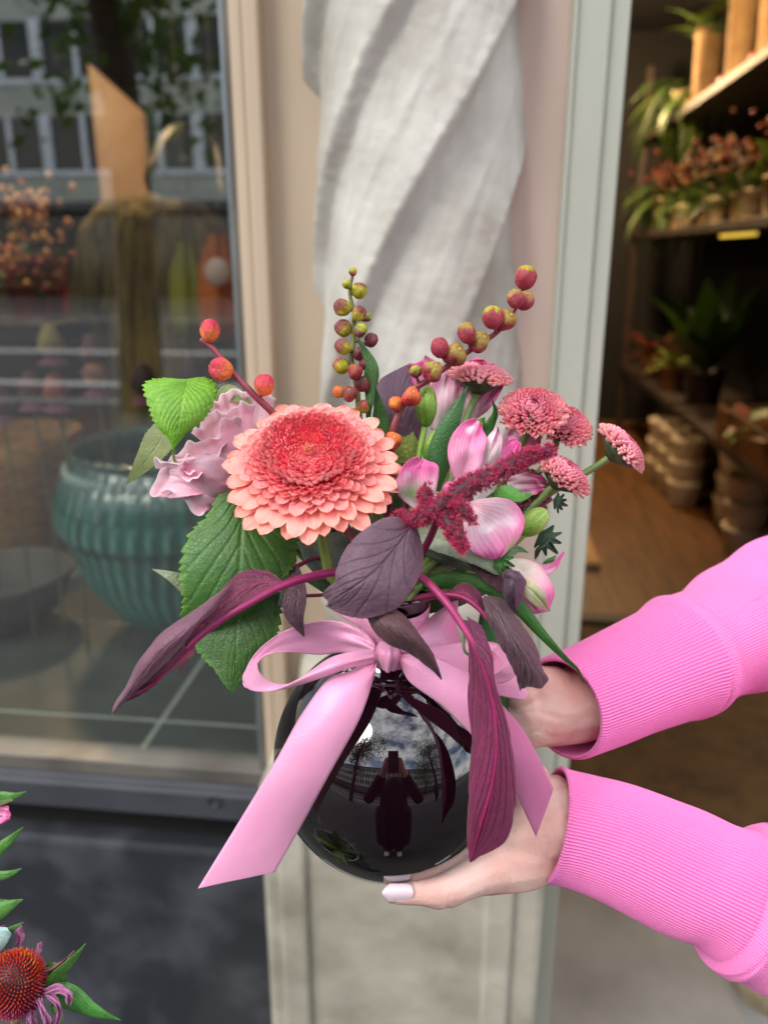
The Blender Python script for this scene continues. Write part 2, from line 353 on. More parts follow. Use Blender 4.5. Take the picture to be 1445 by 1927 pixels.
t_.links.new(ge_.outputs['Backfacing'], iv_.inputs[1]); t_.links.new(fr_.outputs[0], mu_.inputs[0]); t_.links.new(iv_.outputs[0], mu_.inputs[1]); t_.links.new(mu_.outputs[0], ms_.inputs[0])
t_.links.new(tr_.outputs[0], ms_.inputs[1]); t_.links.new(gl_.outputs[0], ms_.inputs[2]); t_.links.new(ms_.outputs[0], o_.inputs[0])
boxes('glass', [(XW0, XL - .004, YW + .06, YW + .068, zs, 3.3)], gm, win, 0)
yf = YW + .03
z1 = WY(240, 1462, yf).z; z2 = WY(240, 1475, yf).z
boxes('glazing_bead', [(XW0, XL, yf, yf + .05, z1, zs + .004)], m_strip, win, .003)
boxes('metal_sill', [(XW0, XL, YW + .0, yf + .06, WY(240, 1530, YW).z, z1 - .002), (XW0, XL, YW + .018, yf + .06, WY(240, 1500, YW).z, z1 + .001)], m_metal, win, .004)
boxes('frame_jamb', [(XL - .012, XL + .0, YW + .03, YW + .10, zs, 3.3)], m_strip, win, .003)
boxes('edge_strip', [(XL - .017, XL - .012, YW + .035, YW + .06, zs, 3.3)], M_('steel', H('#9aa4ac'), .3, metal=.7), win, .001)
lathe('bolt', [(0, .006), (.007, .005), (.011, 0), (.011, -.004)], WY(404, 1507, YW - .001), m_metal, win, 20, axis=[[1, 0, 0], [0, 0, 1], [0, -1, 0]])
boxes('plinth_recess', [(XW0, XL, YW + .05, YW + .12, WY(240, 1600, YW).z, WY(240, 1530, YW).z)], m_dark, win, .002)
pl = boxes('stone_plinth', [(XW0, XL + .045, YW + .002, YW + .15, 0, WY(240, 1592, YW).z)], m_black, loc=(XL, YW, 0), bev=.011)
tag(pl, 'polished black stone plinth below the shop window', 'plinth')
up = boxes('upper_wall', [(-12, XW0, YW - .05, YW + .3, 0, 3.4), (-12, 12, YW - .05, YW + .3, 3.3, 9), (1.5, 12, YW - .05, YW + .3, 0, 3.4)], m_stucco, loc=(0, YW, 0), bev=.004)
tag(up, 'plaster house wall above and beside the shop front', 'wall')
# ---- shop interior (one room)
room = boxes('shop_room', [(-4, 4, 7.5, 7.6, 0, 3.2), (-4.1, -4, YW + .3, 7.5, 0, 3.2), (2.2, 2.3, YW + .3, 7.5, 0, 3.2), (-4.1, 2.3, YW + .3, 7.6, 3.2, 3.3)], m_dark, loc=(0, 4, 0), bev=0)
struct(room); room.name = 'interior_walls'
struct(boxes('interior_floor', [(-4, 2.2, 3.2, 7.5, .0, .045)], m_wood, bev=.004))
struct(boxes('door_threshold', [(XR - .7, 2.2, .95, WZ(1200, 1650, 0).y + .15, -.05, .012)], m_thr, bev=.004))
mt = boxes('door_mat', [(XR - .5, 1.6, 1.78, 3.15, 0.0, .03)], m_mat, loc=(.5, 2.5, 0), bev=.01); tag(mt, 'brown coir mat on the floor inside the doorway', 'door mat')
plane('shop_floor', -4, 2.2, YW + .2, 3.3, .004, M_('floor_dark', H('#57452f'), .7, H('#3c2e1d'), 3))
pt = boxes('partition_wall', [(XL + .1, XL + .16, YW + .30, 3.6, 0, 3.1)], M_('ochre_wall', H('#7a4a22'), .8, H('#5e3718'), 2), loc=(XL + .1, 2, 0), bev=.003); tag(pt, 'ochre partition wall between the window display and the doorway', 'partition')
_oz = WY(215, 118, 4.3).z  # wall narrowed and cut to the gap in the window reflection
ow = boxes('orange_wall_patch', [(WY(166, 130, 4.3).x, WY(258, 130, 4.3).x, 4.3, 4.36, 0, _oz)], M_('orange_wall', H('#b8a196'), .8, H('#9a7c6c'), 3), loc=(-2, 4.3, 0), bev=.003)
for _v in ow.data.vertices:
    if _v.co.z > 1.2 and _v.co.x > (XY(215, 4.3) + 2): _v.co.z -= .22
tag(ow, 'patch of orange wall behind the window display, cut to the gap in the reflection', 'panel')
# display deck
yd = YW + .075
zd = zs - .012
dk = thing('display_deck', 'slate tiled display deck behind the shop window', 'display deck', (-1.4, yd, zd))
tl = []
xj = WZ(245, 1440, zd).x; xk = WZ(0, 1190, zd).x; dx_ = abs(xj - xk); yj = WZ(100, 1165, zd).y; dy_ = .42
for x in np.arange(xj - dx_ * 5, XL, dx_):
    for y in (yj - 3 * dy_, yj - 2 * dy_, yj - dy_, yj, yj + dy_, yj + 2 * dy_):
        if y + dy_ > yd + .02: tl.append((x + .005, min(x + dx_ - .005, XL), max(y + .005, yd), y + dy_ - .005, zd - .03, zd))
boxes('tile_top', tl, m_tile, dk, .002)
boxes('grout_bed', [(XW0, XL, yd, 2.58, zd - .06, zd - .0025)], M_('grout', H('#a9aea4'), .8), dk, 0)
boxes('deck_side', [(XW0, XL, 2.5, 2.6, 0, zd - .06)], m_dark, dk, .002)
# ---- warm shop lamps
m_bulb = M_('lamp_glow', (1, .72, .42), .5, (1, .72, .42), emis=14)
def shop_lamp(x, y, z, e, lab):
    t = thing('pendant_lamp', lab, 'lamp', (x, y, z), 'pendant lamps in the shop')
    lathe('shade', [(.02, .14), (.05, .12), (.13, .0), (.135, -.02), (.125, -.02), (.045, .1), (.02, .13)], (x, y, z), m_shelf, t, 32)
    lathe('bulb', [(0, .07), (.02, .06), (.035, .02), (.03, -.01), (0, -.025)], (x, y, z), m_bulb, t, 20)
    tube('cord', [(x, y, z + .14), (x, y, 3.2)], 3, m_shelf, t, H('#111111'), 3, 6, True)
    l = bpy.data.lights.new('shop_light', 'POINT'); l.energy = e; l.color = (1, .66, .34); l.shadow_soft_size = .12
    lo = bpy.data.objects.new('shop_light', l); lo.location = (0, 0, -.08); link(lo, t)
shop_lamp(.55, 4.3, 2.75, 48, 'pendant lamp over the plant shelves near the doorway')
shop_lamp(.6, 6.0, 2.75, 120, 'pendant lamp at the far end of the plant shelves')
shop_lamp(-1.75, 3.1, 2.7, 55, 'pendant lamp behind the window display')

# ================================================================ SHELVES WITH PLANTS (right, inside)
SX = 1.18
zt, zm = WX(1445, 84, SX).z, WX(1445, 405, SX).z
zl = WX(1300, 790, SX).z
sh = thing('plant_shelf_unit', 'dark wooden shelf unit of plants along the right wall of the shop', 'shelf unit', (SX, 4.5, 0))
for z in (zt, zm, zl): boxes('shelf_board', [(SX, SX + .55, 2.4, 7.0, z - .045, z)], m_shelf, sh, .004)
for y in (2.42, 6.95):
    boxes('upright', [(SX + .01, SX + .06, y, y + .05, 0, zt + .5)], m_shelf, sh, .003); boxes('upright', [(SX + .49, SX + .54, y, y + .05, 0, zt + .5)], m_shelf, sh, .003)
boxes('back_board', [(SX + .56, SX + .58, 2.4, 7, 0, 3)], m_dark, sh, 0)
m_kraft = M_('kraft_paper', H('#a88a62'), .8, H('#8f7048'), 12, .3, 60)
m_redt = M_('red_tray', H('#8f2f1c'), .5)
m_green = M_('plant_green', attr='col', rough=.5, ns=30, trans=.2)
m_terra = M_('pot_cream', H('#ddd0b4'), .7, H('#a8946c'), 20, .2, 80)
m_blackpot = M_('pot_dark', H('#3a2c26'), .5, H('#2a201b'), 10)
def leafset(acc, base, n, L0, L1, w, spread, cols, seed, up=.9, droop=.5):
    r = np.random.RandomState(seed)
    for i in range(n):
        a = r.uniform(0, 6.28); L_ = r.uniform(L0, L1); ww = w * r.uniform(.7, 1.2); el = r.uniform(up - spread, up + .3); k = 8
        s = np.linspace(0, 1, k); d = np.array([math.cos(a), math.sin(a), 0]); e = el - droop * s * 1.8
        P_ = np.zeros((k, 3)); x = 0; z = 0
        for j in range(1, k): x += math.cos(e[j]) * L_ / k; z += math.sin(e[j]) * L_ / k; P_[j] = d * x + np.array([0, 0, z])
        P_ += np.array(base); sd_ = np.array([-d[1], d[0], 0]); W_ = ww * np.sin(np.pi * np.clip(s, .04, .99) ** .8)
        G = np.stack([P_ - sd_ * W_[:, None] + [0, 0, .15 * ww], P_, P_ + sd_ * W_[:, None] + [0, 0, .15 * ww]], 1)
        acc.add(G.reshape(-1, 3), gridfaces(3, k), cols[r.randint(len(cols))] * r.uniform(.7, 1.25))
GR = [H('#45601e'), H('#2f4a18'), H('#5f742c'), H('#243c14')]
def potted(name, lab, cat, x, y, z, r, h, mp, leafargs, grp, tray=None, flowers=None):
    t = thing(name, lab, cat, (x, y, z), grp)
    lathe('pot', [(0, 0), (r * .8, 0), (r * .82, .004), (r, h * .9), (r * 1.06, h * .9), (r * 1.06, h), (r * .95, h), (r * .93, h * .86), (0, h * .86)], (x, y, z), mp, t, 28)
    if tray: lathe('saucer', [(0, 0.001), (r * 1.15, 0.001), (r * 1.2, .035), (r * 1.12, .035), (r * 1.1, .006)], (x, y, z), tray, t, 28)
    A = Acc(); leafset(A, (x, y, z + h * .86), *leafargs); A.build('foliage', m_green, t)
    if flowers:
        B = Acc(); rr = np.random.RandomState(flowers[3]); th = np.linspace(0, 6.28, 8, endpoint=False)
        for i in range(flowers[0]):
            c = np.array([x, y, z + h]) + rr.normal(0, 1, 3) * [flowers[1], flowers[1], flowers[1] * .6] + [0, 0, flowers[2]]
            q = rr.uniform(.012, .022); G = np.concatenate([[c + [0, 0, q]], c + np.stack([np.cos(th) * q, np.sin(th) * q, 0 * th], 1), [c - [0, 0, q]]])
            f = [(0, 1 + k, 1 + (k + 1) % 8, 0) for k in range(8)] + [(9, 1 + (k + 1) % 8, 1 + k, 9) for k in range(8)]
            B.add(G, np.array(f), flowers[4][rr.randint(len(flowers[4]))])
        o = raw('blossom', np.vstack(B.V), [tuple(dict.fromkeys(q)) for q in np.vstack(B.F4).tolist()], m_green, t, col=np.vstack(B.C))
    return t
pos = ['at the doorway end of the top shelf', 'second from the doorway on the top shelf', 'third from the doorway on the top shelf', 'fourth from the doorway on the top shelf', 'fifth and farthest on the top shelf']
for i, y in enumerate([3.55, 3.92, 4.37, 4.9, 5.6]):
    t = potted('paper_wrapped_plant', 'leafy plant in kraft paper sleeve, ' + pos[i], 'plant', SX + .13, y, zt, .09, .42, m_kraft, (22, .2, .42, .03, .7, GR[:3], 20 + i, .9, .5), 'paper wrapped plants on the top shelf', m_redt)
potted('fern', 'bushy fern trailing at the far end of the top shelf', 'plant', SX + .1, 5.9, zt, .1, .14, m_terra, (90, .35, .75, .02, 1.2, GR, 31, .7, .9), None)
potted('fern', 'second trailing fern beyond the paper wrapped plants', 'plant', SX + .15, 6.5, zt - .6, .1, .14, m_terra, (70, .35, .7, .02, 1.2, GR, 32, .7, .9), None)
yy = WX(1425, 385, SX + .1).y
potted('white_potted_plant', 'broad-leaved plant in cream pot at the near end of the middle shelf', 'plant', SX + .14, 4.02, zm, .085, .18, m_terra, (16, .22, .36, .05, .6, [H('#5d7a1c'), H('#7f8f2a')], 41, 1.0, .6), 'pots on the middle shelf')
fl = [[H('#7a3218'), H('#96601c'), H('#5a1f1f')], [H('#a79d84'), H('#6e3a24'), H('#4a3a24')], [H('#5e1a24'), H('#7d3820')], [H('#9d957a'), H('#8a601f'), H('#4a2a1a')]]
for i, y in enumerate([4.4, 4.72, 5.05, 5.4, 5.75, 6.15, 6.6]):
    potted('flowering_pot', ['orange', 'cream', 'dark red', 'yellow and cream', 'rust', 'pale', 'deep red'][i] + ' flowering plant on the middle shelf, number %s from the doorway' % ['two', 'three', 'four', 'five', 'six', 'seven', 'eight'][i], 'plant', SX + .14 + .05 * (i % 2), y, zm, .075, .15, [m_terra, m_kraft][i % 2], (34, .14, .38, .02, .9, GR, 50 + i), 'pots on the middle shelf', None, (40, .11, .2, i, fl[i % 4]))
yy = WX(1310, 700, SX + .15).y
potted('large_leaf_plant', 'tall dark green plant with upright leaves in a dark pot on the lowest shelf', 'plant', SX + .2, yy, zl, .12, .2, m_blackpot, (20, .5, .8, .075, .4, [H('#26400f'), H('#355212'), H('#1e3310')], 61, 1.25, .35), None)
potted('small_potted_plant', 'small pale-leaved plant in a clay pot beyond the tall dark green one', 'plant', SX + .12, yy + .5, zl, .09, .16, M_('clay', H('#7a4f2c'), .8), (24, .15, .3, .03, .8, [H('#8a9350'), H('#6b7a35')], 62), None)
potted('small_potted_plant', 'reddish leafy plant in a clay pot at the far end of the lowest shelf', 'plant', SX + .12, yy + 1.1, zl, .09, .16, M_('clay', H('#7a4f2c'), .8), (34, .2, .4, .03, .9, [H('#5f2a1c'), H('#7a4a22')], 63), None)
# crate with lettuce-like flowers near lower right
yc = WX(1400, 790, SX + .02).y
cr = thing('wooden_crate', 'orange-brown wooden crate of pale flowers on the lowest shelf', 'crate', (SX + .15, yc, zl))
boxes('crate_box', [(SX + .0, SX + .015, yc - .45, yc + .35, zl + .002, zl + .17), (SX + .3, SX + .315, yc - .45, yc + .35, zl + .002, zl + .17), (SX + .015, SX + .3, yc - .45, yc - .435, zl + .002, zl + .17), (SX + .015, SX + .3, yc + .335, yc + .35, zl + .002, zl + .17), (SX + .015, SX + .3, yc - .43, yc + .33, zl + .002, zl + .015)], m_wood, cr, .003)
A = Acc()
for k in range(9): leafset(A, (SX + .08 + .05 * (k % 3), yc - .36 + .08 * k, zl + .1), 14, .08, .2, .035, .8, [H('#8a9a2a'), H('#5c7a20'), H('#b8a890'), H('#a86a5a')], 70 + k)
A.build('flower_filling', m_green, cr)
m_basket = M_('pale_wicker', H('#e2d6c0'), .85, H('#a8967a'), 40, .8, 90, stretch=(1, 1, 6))
bp = [(1240, 905, 'farthest'), (1262, 925, 'fourth'), (1283, 950, 'third'), (1375, 985, 'second'), (1395, 1045, 'nearest')]
for i, (px, py, wd) in enumerate(bp):
    c = WZ(px, py, .045); r = .10 + .008 * (i > 2)
    t = thing('stacked_basket', 'stack of pale wicker pots on the shop floor, %s from the doorway' % wd if wd not in ('nearest', 'farthest') else 'stack of pale wicker pots on the shop floor, %s to the doorway'.replace('farthest to', 'farthest from') % wd, 'pot stack', c, 'stacked wicker pots on the floor')
    for k in range(3): lathe('pot', [(0, 0), (r * .8, 0), (r, .13), (r * 1.06, .14), (r * 1.06, .16), (r * .9, .16), (r * .85, .02), (0, .02)], (c.x, c.y, c.z + .13 * k), m_basket, t, 26)
tb = WZ(1150, 960, .045)
bx = boxes('low_wooden_box', [(.1, .62, 3.7, 4.6, .045, .085)], M_('pale_wood', H('#a8804a'), .5, H('#8c6736'), 6, stretch=(6, 1, 6)), loc=(.4, 4, .045), bev=.004); tag(bx, 'flat pale wooden board lying on the golden wooden shop floor', 'board')
st = boxes('floor_step', [(-1, 2.2, 3.12, 3.2, .0, .05)], m_shelf, bev=.003); struct(st)
# warm LED strip under middle shelf
ls = boxes('shelf_light_strip', [(SX + .02, SX + .035, 3.95, 4.5, zm - .075, zm - .06)], M_('led', (1, .7, .1), .5, (1, .7, .1), emis=.45), loc=(SX, 4.1, zm - .07), bev=0); tag(ls, 'short yellow light strip under the middle shelf', 'light strip')
tube
# sack by the door, bottom right
g = WZ(1420, 1890, .0)
sk = thing('canvas_sack', 'taupe canvas sack standing on the concrete by the doorway', 'sack', (g.x + .15, g.y + .1, 0))
ch = [[(Vector((g.x + .05 + .01 * math.sin(k), g.y + .04, .05 + .03 * k)), .10 - .005 * k) for k in range(5)], [(Vector((g.x + .2, g.y + .08, .05 + .035 * k)), .13 - .005 * k) for k in range(5)]]
blob('sack_body', ch, M_('canvas', H('#a3937b'), .9, H('#8a7b65'), 30, .4, 200), sk, .01, 3)

# ================================================================ WINDOW DISPLAY (left, inside)
bc = WZ(300, 1215, zd); bc = Vector((XY(296, 1.78), 1.78, zd))
m_teal = M_('teal_glaze', H('#2c7570'), .15, H('#15443f'), 9, .35, 30, coat=.6, ramp=(.3, .7), stretch=(3, 3, .7))
hB = WY(285, 835, 1.78).z - zd
bw = thing('glass_bowl', 'big ribbed teal green glass bowl on the slate display deck', 'bowl', bc)
Rb = .262
pf = [(0, .0), (.09, 0), (.1, .01), (.155, .055), (.222, .15), (.262, .27), (Rb + .014, hB * .62), (Rb + .014, hB * .74), (Rb - .004, hB * .86), (.235, hB - .035), (.222, hB - .015), (.234, hB), (.226, hB + .004), (.215, hB - .02), (.235, hB - .06), (.24, .42), (.16, .2), (.0, .1)]
sc_ = 1.0
P2 = spl([(a, b, 0) for a, b in pf], 110)
teal2 = M_('teal_glass', attr='col', rough=.1, ns=9, bump=.8, bs=20, coat=.5, stretch=(4, 4, .6), ramp=(.3, .7))
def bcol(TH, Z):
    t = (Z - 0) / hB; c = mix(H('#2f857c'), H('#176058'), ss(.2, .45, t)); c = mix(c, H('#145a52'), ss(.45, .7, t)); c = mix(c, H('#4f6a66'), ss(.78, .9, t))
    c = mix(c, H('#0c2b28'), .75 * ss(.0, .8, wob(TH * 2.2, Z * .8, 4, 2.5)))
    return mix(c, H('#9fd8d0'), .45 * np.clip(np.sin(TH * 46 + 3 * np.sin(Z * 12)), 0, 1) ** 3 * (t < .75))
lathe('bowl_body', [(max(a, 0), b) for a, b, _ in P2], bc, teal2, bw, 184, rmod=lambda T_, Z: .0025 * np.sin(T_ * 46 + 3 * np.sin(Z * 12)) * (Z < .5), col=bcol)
V_, F_ = [], []
A = Acc()
for k in range(64):
    a = k / 64 * 6.283; c = np.array(bc) + [math.cos(a) * .242, math.sin(a) * .242, hB - .045]
    bm = bmesh.new(); bmesh.ops.create_icosphere(bm, subdivisions=1, radius=.011, matrix=Matrix.Translation(Vector(c)) @ Matrix.Scale(1.7, 4, (0, 0, 1)))
    A.add([v.co[:] for v in bm.verts], np.array([[v.index for v in f.verts] + [f.verts[0].index] for f in bm.faces]), H('#8fa3a0')); bm.free()
raw('rim_beading', np.vstack(A.V), [tuple(dict.fromkeys(q)) for q in np.vstack(A.F4).tolist()], teal2, bw, col=np.vstack(A.C))
# grey bowl far left
c2 = Vector((XY(-85, 1.72), 1.72, zd))
b2_ = thing('grey_bowl', 'low grey stone bowl at the far left of the display deck', 'bowl', c2)
lathe('bowl_body', [(0, .0), (.06, 0), (.13, .06), (.16, .13), (.165, .15), (.155, .15), (.12, .07), (0, .03)], c2, M_('grey_stone', H('#45433f'), .6, H('#33312e'), 8), b2_, 48)
# dried coneflowers standing in the bowl
m_dry = M_('dried_flower', attr='col', rough=.8, ns=60)
def dried(x, y, z0, z1, lab, c, hat=.03):
    t = thing('dried_coneflower', lab, 'dried flower', (x, y, z0), 'dried coneflowers in the window display')
    tube('stem', [(x, y + .0, z0), (x + .01, y, (z0 + z1) / 2), (x, y, z1)], 3, m_dry, t, H('#5a5230'), 12, 6, True)
    lathe('cone', [(0, .05), (.012, .045), (.024, .02), (.027, .0), (.015, -.012), (0, -.015)], (x, y, z1), m_dry, t, 20, rmod=lambda T_, Z: .003 * np.sin(T_ * 10), col=lambda T_, Z: np.broadcast_to(c, T_.shape + (3,)))
    A = Acc()
    for k in range(10):
        a = k * .628; d = np.array([math.cos(a), math.sin(a), -.7]); s = np.array([-d[1], d[0], 0]) * .007; b = np.array([x, y, z1 - .01])
        A.add(np.array([b - s, b + s, b + d * hat + s * 1.4, b + d * hat - s * 1.4]), np.array([[0, 1, 2, 3]]), H('#6b3550'))
    A.build('ray_petals', m_dry, t); return t
Yd = 1.62
for px, py, cc, lab in [(97, 655, '#7a6b35', 'tall ochre dried coneflower above the teal bowl'), (176, 672, '#4a1f24', 'dark red dried coneflower right of the tall ochre one'), (182, 715, '#8a5a2a', 'low brown dried coneflower on the bowl rim'), (60, 742, '#4a1f24', 'dark dried coneflower low at the left of the bowl'), (106, 745, '#7d3a20', 'rust coloured dried coneflower beside the low dark one'), (2, 765, '#4a1a20', 'maroon dried coneflower at the far left window edge'), (272, 728, '#2a1518', 'blackish dried coneflower near the bright green leaf'), (362, 712, '#3a1a20', 'blackish purple dried coneflower nearest the pilaster')]:
    q = WY(px, py, Yd); dried(q.x, Yd, zd, q.z, lab, H(cc))
# ochre basket on the left
q = WY(60, 1010, 2.2)
bk = thing('straw_basket', 'tall golden straw basket behind the teal bowl', 'basket', (q.x, 2.2, zd))
lathe('basket_body', [(0, 0), (.14, 0), (.17, .1), (.19, .3), (.2, .38), (.19, .38), (.16, .1), (0, .02)], (q.x - .05, 2.25, zd), M_('straw', H('#a8763a'), .8, H('#6d4a22'), 25, .8, 60, stretch=(1, 1, 5)), bk, 40, rmod=lambda T_, Z: .004 * np.sin(T_ * 30))
# shelf of flowers far left
q0 = WY(-40, 600, 2.7); q1 = WY(120, 600, 2.7)
ds = thing('display_table', 'dark display table of potted flowers at the left behind the glass', 'table', (q0.x, 2.7, 0))
zz_ = WY(60, 600, 2.7).z
boxes('table_top', [(q0.x - .6, q1.x + .08, 2.5, 3.1, zz_ - .05, zz_)], m_shelf, ds, .004)
for (x, y) in ((q0.x - .55, 2.55), (q1.x, 2.55), (q0.x - .55, 3.0), (q1.x, 3.0)): boxes('leg', [(x, x + .05, y, y + .05, 0, zz_ - .05)], m_shelf, ds, .003)
fc = [[H('#d8a23a'), H('#c96a2a')], [H('#b54a3a'), H('#c98a5a')], [H('#c98a5a'), H('#a8452a')], [H('#d9b07a'), H('#b57a45')]]
for i, (px, py, lb) in enumerate([(12, 598, 'yellow'), (62, 598, 'coral pink'), (20, 470, 'tall orange'), (75, 520, 'peach coloured')]):
    q = WY(px, py, 2.72 + .1 * (i > 1)); zb = zz_
    potted('flower_pot', lb + ' flowers in a pot on the dark display table', 'plant', q.x, 2.72 + .16 * (i > 1), zb, .07, .12 if i < 2 else .2, [m_kraft, m_redt][i % 2], (18, .08, .2, .02, .8, GR, 80 + i), 'potted flowers on the display table', None, (34, .07, .07 if i < 2 else .16, i + 9, fc[i]))
# hanging bags at right of the window
for px, py0, py1, r, c, lb in [(352, 455, 640, .05, '#7f7a14', 'olive yellow paper parcel hanging beside the pilaster'), (412, 440, 640, .06, '#b5560f', 'orange paper parcel with a round pale tag beside the pilaster')]:
    a = WY(px, py0, 2.3); b = WY(px, py1, 2.3)
    t = thing('paper_parcel', lb, 'parcel', (a.x, 2.3, b.z), 'paper parcels in the window')
    P2 = [(0, 0), (r, .005), (r * 1.12, (a.z - b.z) * .3), (r, (a.z - b.z) * .7), (r * .45, (a.z - b.z) * .95), (r * .6, a.z - b.z)]
    lathe('wrapping', P2, (a.x, 2.3, b.z), M_('parcel' + c, H(c), .6, H(c) * .7, 10, .3, 20), t, 30, rmod=lambda T_, Z: .006 * np.sin(T_ * 7))
    if px > 400: lathe('round_tag', [(0, .004), (.035, .004), (.037, 0), (.035, -.004), (0, -.004)], WY(410, 512, 2.2), M_('pale_tag', H('#c9a8a0'), .6), t, 30, axis=[[1, 0, 0], [0, 0, 1], [0, 1, 0]])
    boxes('hanging_cord', [(a.x - .002, a.x + .002, 2.298, 2.302, a.z, 3.2)], m_shelf, t, 0)
# shop assistant bent forward behind the window
ya = 2.75; kz = 1.10; xc = XY(292, ya)
def av(dx, dy, z): return Vector((xc + dx, ya + dy, z * kz))
pa = thing('person', 'person in an olive brown coat bending over inside the shop, back turned', 'person', (xc, ya, 0))
m_skin = M_('skin', H('#fad2c6'), .48, H('#e8a092'), 30, .5, 260, sss=.25, ramp=(.38, .75), bdist=.0008, vor=900, vb=.35, vc=.05)
blob('body', [[(av(.08, .16, 1.56), .085), (av(.1, .2, 1.6), .085)], [(av(0, .02, 1.35), .07), (av(.06, .12, 1.5), .06)]] + [[(av(q, 0, .9), .08), (av(q, 0, .1), .05), (av(q, .1, .05), .04)] for q in (-.1, .1)], m_skin, pa, .012, 3)
blob('coat', [[(av(0, .02, 1.40), .16), (av(0, .02, 1.1), .19), (av(0, 0, .75), .21)], [(av(-.12, 0, 1.44), .1), (av(.12, 0, 1.44), .1)]] + [[(av(q * .17, 0, 1.41), .09), (av(q * .27, .05, 1.15), .075), (av(q * .23, .25, .98), .06)] for q in (-1, 1)], M_('olive_cloth', H('#86703f'), .85, H('#3f3519'), 9, .7, 18, stretch=(5, 5, .5)), pa, .012, 6)
blob('hair', [[(av(.05, .08, 1.58), .095), (av(.10, .12, 1.66), .10), (av(.14, .10, 1.55), .08)]], M_('dark_hair', H('#1c1612'), .5), pa, .01, 2)

# ================================================================ ACROSS THE STREET (seen reflected)
FY = -27.5
bl = thing('office_building', 'long grey office building across the street with rows of white framed windows', 'building', (0, FY, 0))
boxes('wall', [(-40, 34, FY - 8, FY, 3.2, 12.4), (-40, 34, FY - 8, FY - 2, 0, 3.2)], m_facade, bl, 0)
boxes('cornice', [(-40.2, 34.2, FY - .02, FY + .35, 12.2, 12.6), (-40.2, 34.2, FY, FY + .4, 3.0, 3.3)], m_metal, bl, 0)
boxes('shop_base', [(-40, 34, FY - 1.9, FY - 1.6, 0, 3.0)], m_glassd, bl, 0)
wf = None
for zc in (5.2, 8.2, 11.0):
    for x in np.arange(-34, 32, 2.8):
        if wf is None:
            wf = boxes('window', [(x - 1.38, x + 1.38, FY - .05, FY + .02, zc - .95, zc + .95)], m_glassd, bl, 0)
            wp = boxes('window_frame', [(x - 1.4, x - 1.0, FY, FY + .1, zc - 1, zc + 1), (x + .1, x + .3, FY, FY + .06, zc - 1, zc + 1), (x - 1.0, x + 1.4, FY, FY + .05, zc - 1, zc - .82)], m_whitep, wf, 0); x_0, z_0 = x, zc
        else:
            a = wf.copy(); scene.collection.objects.link(a); a.parent = bl; a.location = (x - x_0, 0, zc - z_0)
            b = wp.copy(); scene.collection.objects.link(b); b.parent = a
sb = thing('tower_block', 'taller grey block beyond the office building across the street', 'building', (30, -45, 0))
boxes('wall', [(16, 50, -60, -45, 0, 19)], m_facade, sb, 0)
boxes('window_band', [(17, 49, -45.02, -44.95, z, z + 1.3) for z in np.arange(3, 18, 2.8)], m_glassd, sb, 0)
m_bark = M_('bark', H('#4a3c30'), .9, H('#2e251e'), 14, .8, 30, stretch=(1, 1, .3))
m_leaf = M_('street_leaf', attr='col', rough=.5, ns=5, trans=.3)
def street_tree(x, y, h, r, cr_, n, lab, seed, low=2.2, cxo=0):
    t = thing('street_tree', lab, 'tree', (x, y, 0), 'street trees'); rr = np.random.RandomState(seed)
    P_ = spl([(x, y, 0), (x + .1, y, h * .3), (x - .05, y, h * .6), (x + .1, y, h)], 30)
    V, Fc, TH, VV = tubegeo(P_, np.array([r * 1.25, r, r * .8, r * .3]), 18)
    V2 = [V]; F2 = [Fc]; n0 = len(V); tips = []
    for k in range(11):
        b = P_[rr.randint(11, 28)]; a = rr.uniform(0, 6.28); e = b + np.array([math.cos(a) * cr_ * .8 + cxo * .6, math.sin(a) * cr_ * .8, rr.uniform(.0, 1.6)])
        v, f, _, _ = tubegeo(spl([b, (b + e) / 2 + [0, 0, .3], e], 10), np.array([r * .35, r * .1]), 8); V2.append(v); F2.append(f + n0); n0 += len(v); tips += [e, (b + e) / 2]
    raw('trunk', np.vstack(V2), [tuple(dict.fromkeys(q)) for q in np.vstack(F2).tolist()], m_bark, t)
    tips = np.array(tips); c = tips[rr.randint(len(tips), size=n)] + rr.normal(0, cr_ * .27, (n, 3)); c[:, 2] = np.maximum(c[:, 2], low + .6 * rr.rand(n))
    d = rr.normal(0, 1, (n, 3)); d /= np.linalg.norm(d, axis=1)[:, None]; s = np.cross(d, rr.normal(0, 1, (n, 3))); s /= np.linalg.norm(s, axis=1)[:, None]; q = rr.uniform(.05, .11, (n, 1))
    V = np.stack([c, c + d * q + s * q * .5, c + 2 * d * q, c + d * q - s * q * .5], 1).reshape(-1, 3)
    cl = np.repeat(np.array([H('#4a6a22'), H('#5c7a2c'), H('#38561c')])[rr.randint(3, size=n)], 4, axis=0)
    raw('crown', V, np.arange(4 * n).reshape(-1, 4), m_leaf, t, col=cl)
street_tree(-3.35, -5.3, 7.5, .17, 1.7, 5200, 'dark slim street tree behind the photographer, reflected in the window', 3, 2.3, 1.9)
street_tree(6.5, -6.5, 8, .2, 2.6, 9000, 'leafy street tree to the right across the pavement', 4, 2.6)
street_tree(13, -19, 9, .22, 3, 9000, 'tree on the far pavement right of the office building', 5, 2.6)
street_tree(-27, -19, 9, .22, 3, 9000, 'tree on the far pavement in front of the office windows', 6, 2.6)
